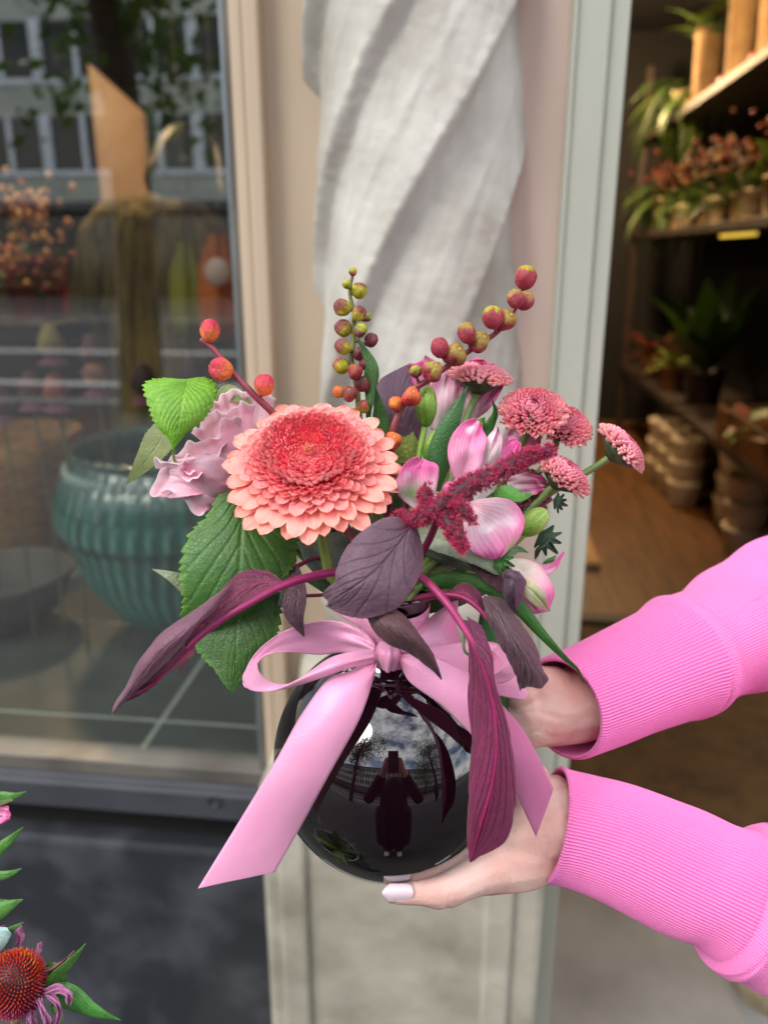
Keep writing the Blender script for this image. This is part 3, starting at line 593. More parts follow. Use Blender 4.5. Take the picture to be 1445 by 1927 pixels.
# ================================================================ VASE
vz0 = VC + np.array([0, 0, -VR])
m_vase = M_('black_glass', H('#14040c'), .012, H('#10040a'), 4, spec=.85, coat=.45)
va = thing('vase', 'glossy black round glass vase with a short neck held up in two hands', 'vase', vz0)
prof = [(0, .004), (.012, .003), (.02, .0016)]
for a in np.linspace(-1.25, 1.10, 44): prof.append((VR * math.cos(a), VR + VR * math.sin(a)))
_r, _z = prof[-1]
prof += [tuple(q[:2]) for q in spl([(_r, _z, 0), (.0265, .1345, 0), (.0215, .1395, 0), (.0185, .147, 0), (.0175, .157, 0), (.0185, .168, 0), (.0225, .1765, 0), (.0255, .178, 0)], 26)][1:]
prof += [(.0262, .1775), (.0258, .1790), (.0235, .179), (.019, .172), (.016, .16), (.017, .145), (.02, .138)]
lathe('vase_body', prof, vz0, m_vase, va, 160)
MOUTH = vz0 + np.array([0, 0, .176])
def toPix(w):
    d = np.array(w) - C0; z = d @ FW; return (PW / 2 + F * (d @ RT) / z, PH / 2 - F * (d @ UP) / z, (z - D0) * 1000)
mo = toPix(MOUTH)

# ---------------------------------------------------------------- organic materials
m_petal = M_('petal', attr='col', rough=.6, ns=90, trans=.16, bump=.12, bs=500, bdist=.0004, spec=.3)
m_lis = M_('lisianthus_petal', attr='col', rough=.6, ns=90, sss=.45, bump=.12, bs=500, bdist=.0004, spec=.3)
m_lis.node_tree.nodes['Principled BSDF'].inputs['Subsurface Radius'].default_value = (1, .8, .85)
m_gerb = M_('gerbera_petal', attr='col', rough=.55, ns=150, trans=.14, spec=.3)
m_leafg = M_('green_leaf', attr='col', rough=.42, ns=110, trans=.2, bump=.5, bs=500, bdist=.0006, vor=420, vb=.35, vc=.16)
m_purp = M_('purple_leaf', attr='col', rough=.52, ns=130, trans=.10, bump=.6, bs=380, bdist=.0008, sheen=.15, vor=300, vb=.28, vc=.12)
m_pod = M_('pod_skin', attr='col', rough=.5, ns=300, bump=.8, bs=500, bdist=.0008, vor=900, vb=.4, vc=.25)
m_stem = M_('stem_skin', attr='col', rough=.45, ns=200)
m_plume = M_('plume', attr='col', rough=.6, ns=100, sheen=.2)
def stem_to_mouth(parent, start, rad, c, via=None, mat=None, jit=(0, 0)):
    a = (mo[0] + jit[0], mo[1] + jit[1], mo[2]); b = toPix(MOUTH - np.array([0, 0, .09]) + np.array([jit[0] * -.0002, 0, 0]))
    path = [start] + (via or []) + [a, b]
    return tube('stem', path, rad, mat or m_stem, parent, c, 46, 10)
def frame_at(px, py, o, n):
    """n = outward normal in camera terms (right, up, towards camera)"""
    z = np.array(n[0] * RT + n[1] * UP - n[2] * FW); z /= np.linalg.norm(z); x = np.cross(UP, z); x /= np.linalg.norm(x); y = np.cross(z, x)
    m = Matrix.Identity(4)
    for i in range(3): m[i][0], m[i][1], m[i][2] = x[i], y[i], z[i]
    c = p(px, py, o); m[0][3], m[1][3], m[2][3] = c; return m
def petalgeo(L_, w, r0, el, curl, z0=0, nu=7, nv=11, cup=.15, tipr=.7, ridge=.0003, cfn=None, base=.4, notch=0):
    u = np.linspace(-1, 1, nu); v = np.linspace(0, 1, nv); s = v * L_; e = el + curl * v
    dx = np.concatenate([[0], np.cumsum(np.cos(e[:-1]) * L_ / (nv - 1))]); dz = np.concatenate([[0], np.cumsum(np.sin(e[:-1]) * L_ / (nv - 1))])
    W = w / 2 * (base + (1 - base) * ss(0, .65, v)) * np.where(v > tipr, np.sqrt(np.maximum(1 - ((v - tipr) / (1 - tipr)) ** 2, .004)), 1)
    U, V = np.meshgrid(u, v); X = r0 + dx[:, None] + 0 * U - notch * L_ * np.exp(-(U / .25) ** 2) * (V > .97); Y = W[:, None] * U
    lift = cup * w * U ** 2 + ridge * np.cos(U * 2.2 * math.pi) * ss(0, .3, V)
    X = X - np.sin(e)[:, None] * lift; Z = z0 + dz[:, None] + np.cos(e)[:, None] * lift
    return np.stack([X, Y, Z], -1).reshape(-1, 3), gridfaces(nu, nv), cfn((U + 1) / 2, V).reshape(-1, 3)
def rotz(V, a):
    c, s = math.cos(a), math.sin(a); return np.stack([V[:, 0] * c - V[:, 1] * s, V[:, 0] * s + V[:, 1] * c, V[:, 2]], 1)

# ================================================================ GERBERA
GM = frame_at(585, 864, -52, (-.02, .61, .79))
ge = thing('gerbera', 'big salmon pink double gerbera bloom with a coral red middle', 'flower', (0, 0, 0), mat=GM)
cO, cM, cI = H('#fba898'), H('#f98c8c'), H('#ee4355')
def gcol(base, tip, edge=.35):
    def f(U, V):
        c = mix(base, tip, ss(.05, .8, V)); c = mix(c, H('#ffd0bb'), edge * ss(.75, 1, np.abs(2 * U - 1)) * ss(.3, .9, V)); return mix(c, H('#e9606e'), .10 * (np.sin(U * 38) > .4))
    return f
rings = [(28, .0230, .0250, .0102, -.20, .06, -.0040, H('#fc7a80'), H('#ffa797')), (28, .0226, .0226, .0100, -.08, .04, -.0022, H('#fb747c'), H('#ffa597')),
         (30, .0222, .0162, .0084, .06, -.02, .0002, H('#fb6a7c'), H('#ff9d97')), (30, .0218, .0130, .0074, .16, -.02, .0014, H('#fa627a'), H('#ff9695'))]
rr = np.random.RandomState(11)
for ri, (n, r0, L_, w_, el, cu, z0, cb, ct) in enumerate(rings):
    protos = []
    for k in range(3):
        V, Fc, C = petalgeo(L_ * (1 + .05 * (k - 1)), w_ * (1 + .06 * (k - 1)), r0, el + .05 * (k - 1), cu - .1 * k * .5, z0, 9, 14, .10 - .06 * k, .60, .0003, gcol(cb, ct), .42, .02 * (k == 1))
        protos.append((V, Fc, C))
    ob = [raw('petal', *protos[k][:2], m_gerb, ge, col=protos[k][2], world=False) for k in range(3)]
    for i in range(n):
        k = rr.randint(3)
        if i < 3: o = ob[i]
        else: o = ob[k].copy(); scene.collection.objects.link(o); o.parent = ge
        a = (i + .5 * (ri % 2) + rr.uniform(-.18, .18)) * 2 * math.pi / n
        o.rotation_euler = (rr.uniform(-.05, .05), rr.uniform(-.05, .05), a); o.scale = (1 + rr.uniform(-.03, .05),) * 2 + (1,)
A = Acc()
# middle rings of shorter petals
for ri, (n, r0, L_, w_, el, z0, cb, ct) in enumerate([(32, .0226, .0094, .0068, .26, .0022, '#fb607a', '#fe9c9a'), (34, .0222, .0082, .0060, .38, .0028, '#fa5574', '#fe9494'), (36, .0216, .0076, .0054, .50, .0032, '#f94c6c', '#fd8890'), (36, .0208, .0072, .0047, .62, .0036, '#f04464', '#f87c86')]):
    for i in range(n):
        V, Fc, C = petalgeo(L_ * rr.uniform(.88, 1.14), w_ * rr.uniform(.85, 1.1), r0, el + rr.uniform(-.14, .14), -.1, z0, 5, 8, .2, .62, .0002, gcol(H(cb), H(ct), .3), .5)
        A.add(rotz(V, (i + .5 * (ri % 2) + rr.uniform(-.2, .2)) * 6.2832 / n), Fc, C)
n = 560
for i in range(n):
    t = (i / n) ** .5; r0 = .0036 + .0172 * t; el = 1.38 - .72 * t; L_ = .0030 + .0048 * t ** 1.2; w_ = .0016 + .0020 * t
    cb = mix(H('#f4566c'), H('#ff3f62'), t); cb = mix(cb, H('#fc6a80'), ss(.6, 1, t)); ct = mix(H('#ffb49a'), H('#ff7a8a'), ss(.05, .5, t)); ct = mix(ct, H('#ff9c9c'), ss(.55, 1, t)); ct = mix(ct, H('#ffb0ac'), .7 * (rr.rand() < .4)) * rr.uniform(.95, 1.1)
    V, Fc, C = petalgeo(L_ * rr.uniform(.75, 1.2), w_, r0, el + rr.uniform(-.2, .2), -.2 + .5 * t, .0050 - .0012 * (1 - t) - .001 * t, 5, 7, .55, .55, 0, lambda U, V: mix(cb, ct, ss(.4, 1, V)), .6)
    A.add(rotz(V, i * 2.39996), Fc, np.minimum(C, 1))
fl = A.build('inner_floret', m_gerb, ge, world=False); fl.name = 'floret_mass'; fl['kind'] = 'stuff'
B = Acc()
for i in range(90):
    r0 = .0042 * math.sqrt(i / 90); a = i * 2.39996; c = np.array([r0 * math.cos(a), r0 * math.sin(a), .0075 + .001 * rr.rand()])
    bm = bmesh.new(); bmesh.ops.create_icosphere(bm, subdivisions=1, radius=.00034, matrix=Matrix.Translation(Vector(c)) @ Matrix.Scale(2, 4, (0, 0, 1)))
    B.add([v.co[:] for v in bm.verts], np.array([[v.index for v in f.verts] + [f.verts[0].index] for f in bm.faces]), [H('#d8604a'), H('#f09a70'), H('#c23a44')][rr.randint(3)]); bm.free()
raw('disc', np.vstack(B.V), [tuple(dict.fromkeys(q)) for q in np.vstack(B.F4).tolist()], m_stem, ge, col=np.vstack(B.C), world=False)
V = [( .016 * math.cos(a), .016 * math.sin(a), 0) for a in np.linspace(0, 6.28, 24, endpoint=False)]
lathe('receptacle', [(0, .0062), (.014, .0055), (.021, .001), (.02, -.004), (.012, -.012), (.004, -.016), (0, -.016)], (0, 0, 0), M_('red_base', H('#c93048'), .6), ge, 30, world=False)
base = np.array(GM @ Vector((0, 0, -.014))); b = toPix(base)
stem_to_mouth(ge, b, [3.2, 3.0, 3.0, 2.8], H('#7a8a3a'), [(612, 1040, -38), (628, 1090, -36)], jit=(-35, 10))

# ================================================================ BUTTON CHRYSANTHEMUMS
def mum(px, py, o, nrm, rad, lab, seed, sv, dark=0, squash=1.0, cal=True):
    rad *= 1.13; m = frame_at(px, py, o, nrm); t = thing('button_chrysanthemum', lab, 'flower', (0, 0, 0), 'button chrysanthemums in the bouquet', mat=m)
    A = Acc(); r = np.random.RandomState(seed); n = 270; Rm = rad
    for i in range(n):
        q = math.sqrt((i + .5) / n); r0 = Rm * .80 * q; z0 = Rm * .34 * (1 - q ** 2.4) ; el = 1.35 - 1.55 * q ** 1.5 + r.uniform(-.15, .15)
        L_ = Rm * (.14 + .20 * q); w_ = Rm * (.10 + .10 * q)
        cb = mix(H('#ee5f8a'), H('#f57a9e'), r.rand()); ct = mix(H('#ffa2b8'), H('#ffc8c4'), ss(.5, 1, q) * .8 + .2 * r.rand())
        if q < .16: cb = H('#a5304a'); ct = H('#c8506a')
        if dark: cb = cb * .55; ct = ct * .5  # shade on the hidden bloom, put into its petal colours
        V, Fc, C = petalgeo(L_, w_, r0, el, .5, z0, 4, 6, .5, .62, 0, lambda U, V: mix(cb, ct, ss(.1, .75, V)), .6)
        A.add(rotz(V, i * 2.39996 + r.uniform(-.1, .1)), Fc, C)
    A.build('flower_head', m_gerb, t, world=False)
    lathe('calyx', [(0, Rm * .30), (Rm * .6, Rm * .16), (Rm * .80, -.0002), (Rm * .66, -Rm * .14), (Rm * .35, -Rm * .34), (.0022, -Rm * .48), (0, -Rm * .48)], (0, 0, 0), M_('calyx_green', H('#4c5f34'), .6, H('#33462a'), 200), t, 30, world=False, rmod=lambda T_, Z: .0006 * np.sin(T_ * 14) * (Z < .001))
    b = toPix(np.array(m @ Vector((0, 0, -Rm * .45)))); stem_to_mouth(t, b, [2.2, 1.9, 1.9, 1.9], H('#6f8a4a'), sv, jit=(r.uniform(10, 45), r.uniform(-10, 15))); return t
mum(902, 714, -4, (.10, .90, .34), .0160, 'small pink button chrysanthemum seen side on, topmost of them', 1, [(880, 780, -6), (850, 900, -8)])
mum(1003, 778, -22, (-.05, .66, .75), .0166, 'round pink button chrysanthemum facing the viewer, in front of its twin', 2, [(985, 830, -10), (900, 980, -12)])
mum(1058, 802, -12, (.22, .62, .72), .0148, 'pink button chrysanthemum half hidden behind the round one facing the viewer', 3, [(1040, 850, -2), (930, 980, -8)])
mum(1165, 845, -12, (.66, .62, .42), .0150, 'pink button chrysanthemum farthest right on its own long stem', 4, [(1130, 872, -8), (1000, 950, -6), (880, 1040, -10)])
mum(1056, 896, -26, (.48, .72, .45), .0148, 'pink button chrysanthemum low on the right just under its neighbours', 5, [(1010, 945, -18), (900, 1040, -14)])
mum(985, 925, -8, (.2, .5, .84), .0140, 'button chrysanthemum behind the plume, its pink darkened as shade', 6, [(960, 980, -8), (880, 1050, -10)], dark=1)

# ================================================================ POD SPRIGS
def podgeo(c, R_, axis, cols, seed, nu=36, nv=24):
    r = np.random.RandomState(seed); z = np.array(axis, float); z /= np.linalg.norm(z); x = np.cross(z, [.3, .5, .8]); x /= np.linalg.norm(x); y = np.cross(z, x)
    th = np.linspace(0, 2 * math.pi, nu, endpoint=False); ph = np.linspace(0, math.pi, nv); TH, PH_ = np.meshgrid(th, ph)
    q3 = r.uniform(0, 6.28, 4); sq = r.uniform(.88, 1.06); lob = 1 + .34 * (np.abs(np.cos(1.5 * TH + seed)) - .6) * np.sin(PH_) ** 1.2 * ss(0, .4, PH_) * ss(3.1, 1.2, PH_) + .05 * np.sin(TH * 2 + q3[0]) * np.sin(PH_ * 2 + q3[1]) + .03 * np.sin(TH * 5 + q3[2]) * np.sin(PH_ * 4 + q3[3]) - .05 * ss(.35, 0, PH_) + .012 * np.sin(TH * 9 + PH_ * 5 + seed)
    RR = R_ * lob; Zz = np.cos(PH_) * R_ * 1.14 - R_ * .12 * np.exp(-(PH_ / .3) ** 2) + R_ * .12 * np.exp(-(PH_ / .12) ** 2)
    V = np.array(c) + (RR * sq * np.sin(PH_))[..., None] * (np.cos(TH)[..., None] * x + np.sin(TH)[..., None] * y) + Zz[..., None] * z
    q = ss(.1, 2.4, PH_) + .22 * wob(TH / 6, PH_ / 3, seed, 3); C = mix(cols[0], cols[1], ss(.15, .55, q)); C = mix(C, cols[2], ss(.55, .95, q))
    st = np.clip(np.sin(TH * 11 + 2.5 * np.sin(PH_ * 4 + seed)), 0, 1) ** 2 * .5; C = mix(C, H('#f0d070'), .8 * ss(.16, .05, PH_)); C = mix(C, cols[1] * .4, .8 * np.exp(-((PH_ - .24) / .05) ** 2)); C = mix(C, cols[1] * .55, st)
    return V.reshape(-1, 3), gridfaces(nu, nv, wrap=True), C.reshape(-1, 3)
def sprig(lab, pods, stem, sr, sc, seed, label_group='sprigs of seed pods'):
    t = thing('pod_sprig', lab, 'seed pod sprig', p(*stem[-1]), label_group)
    sp = pts(stem)
    for i, (px, py, r_, o, ax, cols) in enumerate(pods):
        c = p(px, py, o); Rm = r_ * .29e-3; a = np.array(ax[0] * RT + ax[1] * UP - ax[2] * FW); a /= np.linalg.norm(a)
        V, Fc, C = podgeo(c, Rm, a, cols, seed + i); pd_ = raw('seed_pod', V, Fc, m_pod, t, col=C)
        d = np.linalg.norm(spl(sp, 60) - c, axis=1); k = d.argmin(); q = spl(sp, 60)[k]
        tube('pod_stalk', [c - a * Rm * .9, (c - a * Rm * 1.2 + q) / 2 + .0003 * a, q], [.8, .9, 1.1], m_stem, pd_, sc, 8, 7, True)
    tube('stem', stem, sr, m_stem, t, sc, 60, 10); return t
yg, rd, mg, og, ol = H('#b9b52a'), H('#a83444'), H('#7d3344'), H('#e8703a'), H('#8f9a2a')
pk = H('#e2405a')
orange = [H('#d02c4c'), H('#dd4450'), H('#ee8038')]
sprig('reddish stem with three orange-pink pods at the upper left of the bouquet', [(395, 622, 20, -30, (.05, 1, .1), orange), (416, 695, 21, -32, (-1, .25, .3), orange), (498, 724, 19, -30, (.0, 1, .3), orange)],
      [(378, 638, -28), (400, 655, -28), (440, 703, -28), (475, 740, -28), (520, 785, -22), (600, 900, -10), (680, 1040, -16), (mo[0] - 15, mo[1], mo[2])], [1.4, 1.8, 2.0, 2.2, 2.2, 2.2], H('#8a3a48'), 100)
gp = [mg, H('#9a5a3a'), yg]
gg = [rd, yg, yg]
dk_ = [H('#6d3a3a'), H('#8a3a44'), mg]
mid = [(664, 511, 8, (0, 1, .2), [yg, yg, rd]), (652, 535, 8, (-.4, 1, 0), [yg, yg, ol]), (676, 547, 14.5, (.2, 1, .3), [H('#8a4a34'), yg, yg]), (644, 578, 16, (-.7, .7, .3), gp), (675, 590, 14, (.5, .8, .2), gp), (645, 618, 16, (-.7, .7, .3), gp), (679, 622, 13, (.5, .8, .1), [yg, ol, mg]), (691, 597, 8, (.5, 1, 0), [ol, ol, mg]), (699, 640, 13, (.4, .9, .3), dk_), (645, 652, 15.5, (-.8, .6, .3), gp), (676, 666, 13, (.2, .5, .6), dk_), (641, 689, 15, (-.8, .6, .3), gg), (668, 700, 15, (.0, .5, .8), [H('#a5503a'), rd, mg]), (688, 683, 13, (.6, .6, .3), dk_), (682, 722, 15, (.3, .5, .8), dk_), (658, 741, 15, (0, .4, .9), [H('#8a4038'), H('#8a3a34'), mg]), (639, 737, 12, (-.8, .4, .2), [og, og, yg]), (683, 765, 12, (.2, .4, .8), [rd, ol, yg])]
sprig('upright sprig crowded with yellow-green and maroon pods above the gerbera', [(a, b_, r_, -22 - 4 * math.sin(i * 2.2), ax, cs) for i, (a, b_, r_, ax, cs) in enumerate(mid)],
      [(664, 516, -18), (658, 548, -18), (666, 590, -18), (665, 640, -18), (661, 680, -18), (671, 728, -18), (678, 800, -16), (700, 950, -16), (mo[0], mo[1], mo[2])], [.9, 1.2, 1.4, 1.6, 1.8, 2, 2.2], H('#6a6a2c'), 130)
rg = [yg, rd, rd]; ro = [H('#a8923a'), H('#a8434a'), rd]
rt = [(988, 522, 21, (.1, 1, .1), rg), (970, 562, 17, (-.3, 1, .3), ro), (987, 566, 17, (.5, 1, .3), ro), (926, 597, 20, (-.2, 1, .2), rg), (950, 603, 20, (.5, .4, .9), ro), (879, 626, 19, (-.2, 1, .3), ro), (900, 643, 20, (.5, .3, .9), ro), (827, 654, 18, (-.2, 1, .3), [rd, rd, rd]), (855, 668, 21, (.4, .4, .9), ro), (814, 699, 20, (.3, .4, .9), ro), (782, 699, 11, (-.2, 1, .2), [yg, ol, mg]), (774, 747, 19, (.2, .4, .9), [og, H('#d8434a'), H('#c9353f')]), (744, 760, 13, (-.4, 1, .2), [og, H('#e8903a'), H('#d8503a')]), (738, 831, 19, (.2, .4, .9), [H('#f0803a'), H('#d8403a'), og])]
sprig('long arching sprig of paired red and olive pods reaching to the upper right', [(a, b_, r_, -26 - 5 * (i % 2), ax, cs) for i, (a, b_, r_, ax, cs) in enumerate(rt)],
      [(986, 540, -22), (968, 582, -22), (938, 622, -22), (890, 655, -22), (850, 683, -22), (806, 715, -22), (775, 735, -22), (752, 775, -22), (740, 806, -22), (735, 870, -18), (730, 980, -14), (mo[0] + 8, mo[1], mo[2])], [1.2, 1.5, 1.7, 1.9, 2.2, 2.4, 2.4], H('#85383c'), 170)

# ================================================================ GREEN LEAVES
def gcolr(c1, c2, vein, n=9, slope=.55, wd=.08, edge=None, curve=0):
    def f(U, V):
        c = mix(c1, c2, .5 + .5 * wob(U, V, int(c1[0] * 997) % 50, 1.1)); v = veins(U, V, n, slope, wd, curve); c = mix(c, vein, v * .6)
        fine = np.abs(np.sin(V * n * 9.0 + np.abs(2 * U - 1) * 6)) * np.abs(np.sin(U * 42)); c = mix(c, c * .75, .25 * (fine > .93))
        if edge is not None: c = mix(c, edge, ss(.86, 1, np.abs(2 * U - 1)) * .7)
        return c
    return f
def ldisp(n, slope, amp, wd=.10, sg=-1, curve=0, wav=0, seed=0):
    return lambda U, V: sg * amp * veins(U, V, n, slope, wd, curve) + wav * wob(U, V, seed, .9) + .12 * wob(U, V, seed + 5, 6)
m_ = m_leafg
br = thing('leafy_branch', 'branch with a bright lime green toothed leaf above the pale pink bloom', 'branch', p(350, 712, -10), 'toothed green leaf branches')
lg = gcolr(H('#7fb82c'), H('#6aa622'), H('#b0de62'), 9, .75, .09)
sheet('leaf', [[(352, 714, -34), (300, 712, -36), (273, 722, -38), (280, 765, -42), (294, 800, -44), (318, 826, -44), (326, 845, -44)], [(352, 713, -34), (346, 745, -42), (340, 780, -46), (332, 815, -46), (326, 846, -44)], [(352, 713, -34), (385, 710, -30), (405, 722, -30), (403, 755, -34), (385, 788, -38), (352, 815, -42), (328, 845, -44)]], 61, 110, m_, br, lg, ldisp(9, .75, .95, .13), saw(19, .12), .25)
tube('leaf_stalk', [(326, 843, -44), (336, 880, -20), (420, 960, -6)], [.8, .9, 1.2], m_stem, br, H('#6f9a3a'), 14, 7)
pg = gcolr(H('#9aa66c'), H('#87965a'), H('#b8c08c'), 11, .6, .08)
sheet('leaf', leafcurves([(318, 800, -10), (295, 840, -14), (265, 880, -12), (237, 912, -6)], [20, 26, 17, 1], [22, 30, 20, 1]), 41, 90, m_, br, pg, ldisp(11, .6, .4), saw(19, .08, 3), .25)
sheet('leaf', leafcurves([(404, 760, 2), (425, 742, 0), (450, 745, -2), (472, 760, -2)], [3, 17, 15, 1], [3, 17, 14, 1]), 31, 60, m_, br, gcolr(H('#8f9f62'), H('#7f9450'), H('#a8b880')), ldisp(9, .6, .4), saw(15, .08, 1), .25)
br2 = thing('leafy_branch', 'two big dark green toothed leaves hanging under the gerbera at left', 'branch', p(440, 935, 0), 'toothed green leaf branches')
g1 = gcolr(H('#3d6b28'), H('#527f38'), H('#79a45c'), 6, .85, .05, H('#6a9a2c'), -.25)
sheet('leaf', [[(440, 925, -22), (413, 930, -26), (392, 965, -30), (357, 1005, -34), (340, 1075, -38), (345, 1130, -38), (342, 1163, -34), (375, 1185, -22)], [(450, 925, -22), (455, 975, -30), (453, 1035, -38), (448, 1090, -40), (430, 1145, -36), (395, 1190, -22)], [(470, 935, -22), (520, 975, -22), (558, 1005, -24), (561, 1030, -26), (548, 1075, -30), (526, 1096, -32), (480, 1140, -30), (410, 1192, -22)]], 71, 150, m_, br2, g1, ldisp(6, .85, 1.1, .07, -1, -.25, .9, 3), saw(19, .085, 2), .3)
g2 = gcolr(H('#3a5f24'), H('#47702e'), H('#668f42'), 6, .8, .04, H('#55902e'), -.2)
sheet('leaf', [[(430, 1090, -12), (375, 1130, -14), (360, 1160, -14), (362, 1205, -18), (383, 1238, -22), (405, 1262, -26), (425, 1290, -28), (437, 1303, -28)], [(450, 1090, -12), (448, 1150, -20), (446, 1200, -26), (444, 1250, -28), (438, 1304, -28)], [(500, 1095, -12), (530, 1120, -14), (529, 1148, -16), (523, 1190, -20), (510, 1218, -24), (480, 1248, -26), (457, 1275, -28), (440, 1304, -28)]], 61, 130, m_, br2, g2, ldisp(6, .8, .7, .06, -1, -.2, .5, 7), saw(19, .10, 5), .3)
sheet('leaf', leafcurves([(350, 1095, -6), (320, 1082, -8), (287, 1071, -6)], [22, 9, .5], [14, 7, .5]), 21, 50, m_, br2, gcolr(H('#a8b490'), H('#98a580'), H('#c2ccaa')), ldisp(7, .6, .3), saw(9, .1, 1), .25)
sheet('leaf', leafcurves([(540, 1060, -16), (545, 1090, -18), (536, 1120, -18), (520, 1150, -14)], [16, 18, 12, 1], [14, 18, 10, 1]), 31, 60, m_, br2, gcolr(H('#b4bfb0'), H('#9aa898'), H('#d0d8cc')), ldisp(7, .6, .3), saw(13, .1, 1), .25)
tube('stem', [(445, 935, -20), (520, 1000, -4), (620, 1090, -10), (mo[0] - 30, mo[1], mo[2])], 1.7, m_stem, br2, H('#5a7a3a'), 30, 8)
br3 = thing('leafy_branch', 'branch showing silvery green undersides of leaves below the crimson plume', 'branch', p(870, 1060, 0), 'toothed green leaf branches')
sv_ = gcolr(H('#a9b59a'), H('#93a285'), H('#ccd4ba'), 8, .7, .035)
sheet('leaf', [[(770, 1000, -40), (800, 1030, -46), (858, 1050, -52), (905, 1068, -54), (935, 1082, -54), (957, 1084, -52)], [(770, 1000, -38), (820, 1016, -44), (870, 1032, -50), (920, 1056, -54), (958, 1083, -52)], [(775, 985, -34), (830, 992, -36), (893, 1016, -40), (930, 1030, -44), (950, 1052, -48), (959, 1082, -52)]], 41, 110, m_, br3, sv_, ldisp(8, .7, .35, .05, 1), saw(17, .05, 4), .25)
sheet('leaf', [[(790, 1040, -28), (830, 1060, -32), (870, 1072, -34), (905, 1078, -34)], [(790, 1030, -28), (830, 1045, -34), (870, 1055, -34), (906, 1076, -34)], [(795, 1010, -24), (840, 1020, -26), (880, 1040, -28), (908, 1074, -34)]], 31, 70, m_, br3, gcolr(H('#6f7d66'), H('#5f6e58'), H('#8f9a84')), ldisp(8, .7, .3), saw(11, .05), .25)
sheet('leaf', [[(560, 1015, -6), (575, 1060, -10), (610, 1090, -12), (650, 1085, -10)], [(580, 1010, -6), (600, 1040, -12), (630, 1060, -12), (655, 1060, -10)], [(640, 1000, -4), (655, 1010, -6), (668, 1030, -8), (662, 1060, -10)]], 31, 60, m_, br3, gcolr(H('#7f8f84'), H('#6c7d72'), H('#9aa79c')), ldisp(8, .7, .3), None, .25)
sheet('leaf', leafcurves([(935, 1052, -46), (955, 1040, -44), (975, 1034, -42), (994, 1040, -40)], [12, 14, 9, .5], [10, 12, 8, .5]), 31, 50, m_, br3, gcolr(H('#5a7d42'), H('#7f9a78'), H('#9ab08a')), ldisp(6, .7, .3), saw(9, .16), .25)
tube('stem', [(772, 998, -36), (790, 1060, -24), (mo[0] + 25, mo[1], mo[2])], 1.6, m_stem, br3, H('#8fa074'), 20, 8)
# filler foliage between the stems
fo = thing('leafy_branch', 'shadowed dark green foliage packed into the vase mouth', 'branch', MOUTH, 'toothed green leaf branches')
fr = np.random.RandomState(5)
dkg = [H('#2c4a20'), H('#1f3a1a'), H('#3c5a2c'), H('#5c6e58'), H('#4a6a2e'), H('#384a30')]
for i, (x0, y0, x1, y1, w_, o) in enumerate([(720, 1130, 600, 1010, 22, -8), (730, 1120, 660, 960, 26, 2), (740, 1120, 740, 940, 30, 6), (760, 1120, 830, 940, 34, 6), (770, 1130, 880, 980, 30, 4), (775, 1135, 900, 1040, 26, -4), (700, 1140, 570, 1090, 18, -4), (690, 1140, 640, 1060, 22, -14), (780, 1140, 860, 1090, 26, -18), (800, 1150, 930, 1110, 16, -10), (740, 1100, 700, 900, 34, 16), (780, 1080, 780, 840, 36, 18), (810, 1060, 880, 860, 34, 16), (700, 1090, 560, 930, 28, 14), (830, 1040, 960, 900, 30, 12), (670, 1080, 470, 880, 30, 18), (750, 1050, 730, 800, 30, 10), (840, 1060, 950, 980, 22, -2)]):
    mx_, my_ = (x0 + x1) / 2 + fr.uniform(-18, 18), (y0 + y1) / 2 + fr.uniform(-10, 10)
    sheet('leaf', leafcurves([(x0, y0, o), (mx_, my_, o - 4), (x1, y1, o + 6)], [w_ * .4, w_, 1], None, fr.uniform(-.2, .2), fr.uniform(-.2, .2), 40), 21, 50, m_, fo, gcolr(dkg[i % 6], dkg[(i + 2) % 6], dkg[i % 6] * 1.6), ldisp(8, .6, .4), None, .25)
for i, (x, y, o) in enumerate([(560, 1030, 0), (590, 1060, -6), (700, 1000, -4), (715, 960, -2), (860, 1080, -8), (900, 1000, 2), (780, 1020, 0), (640, 990, 4), (870, 940, 8)]):
    tube('stalk', [(x, y, o), ((x + mo[0]) / 2, (y + mo[1]) / 2 - 5, o - 3), (mo[0] + (x - mo[0]) * .12, mo[1], mo[2]), toPix(MOUTH - np.array([0, 0, .06]))], 1.5, m_stem, fo, [H('#6f8a3a'), H('#7a2040'), H('#557a34')][i % 3], 24, 8)
raw('olive_leaf', np.zeros((3, 3)), [(0, 1, 2)], m_, fo) if False else None
sheet('leaf', leafcurves([(770, 870, -2), (762, 830, -2), (770, 795, 0)], [22, 30, 3], [24, 30, 3]), 21, 40, m_, fo, gcolr(H('#7f8f2c'), H('#6c7d26'), H('#9aa844')), ldisp(8, .6, .4), None, .25)

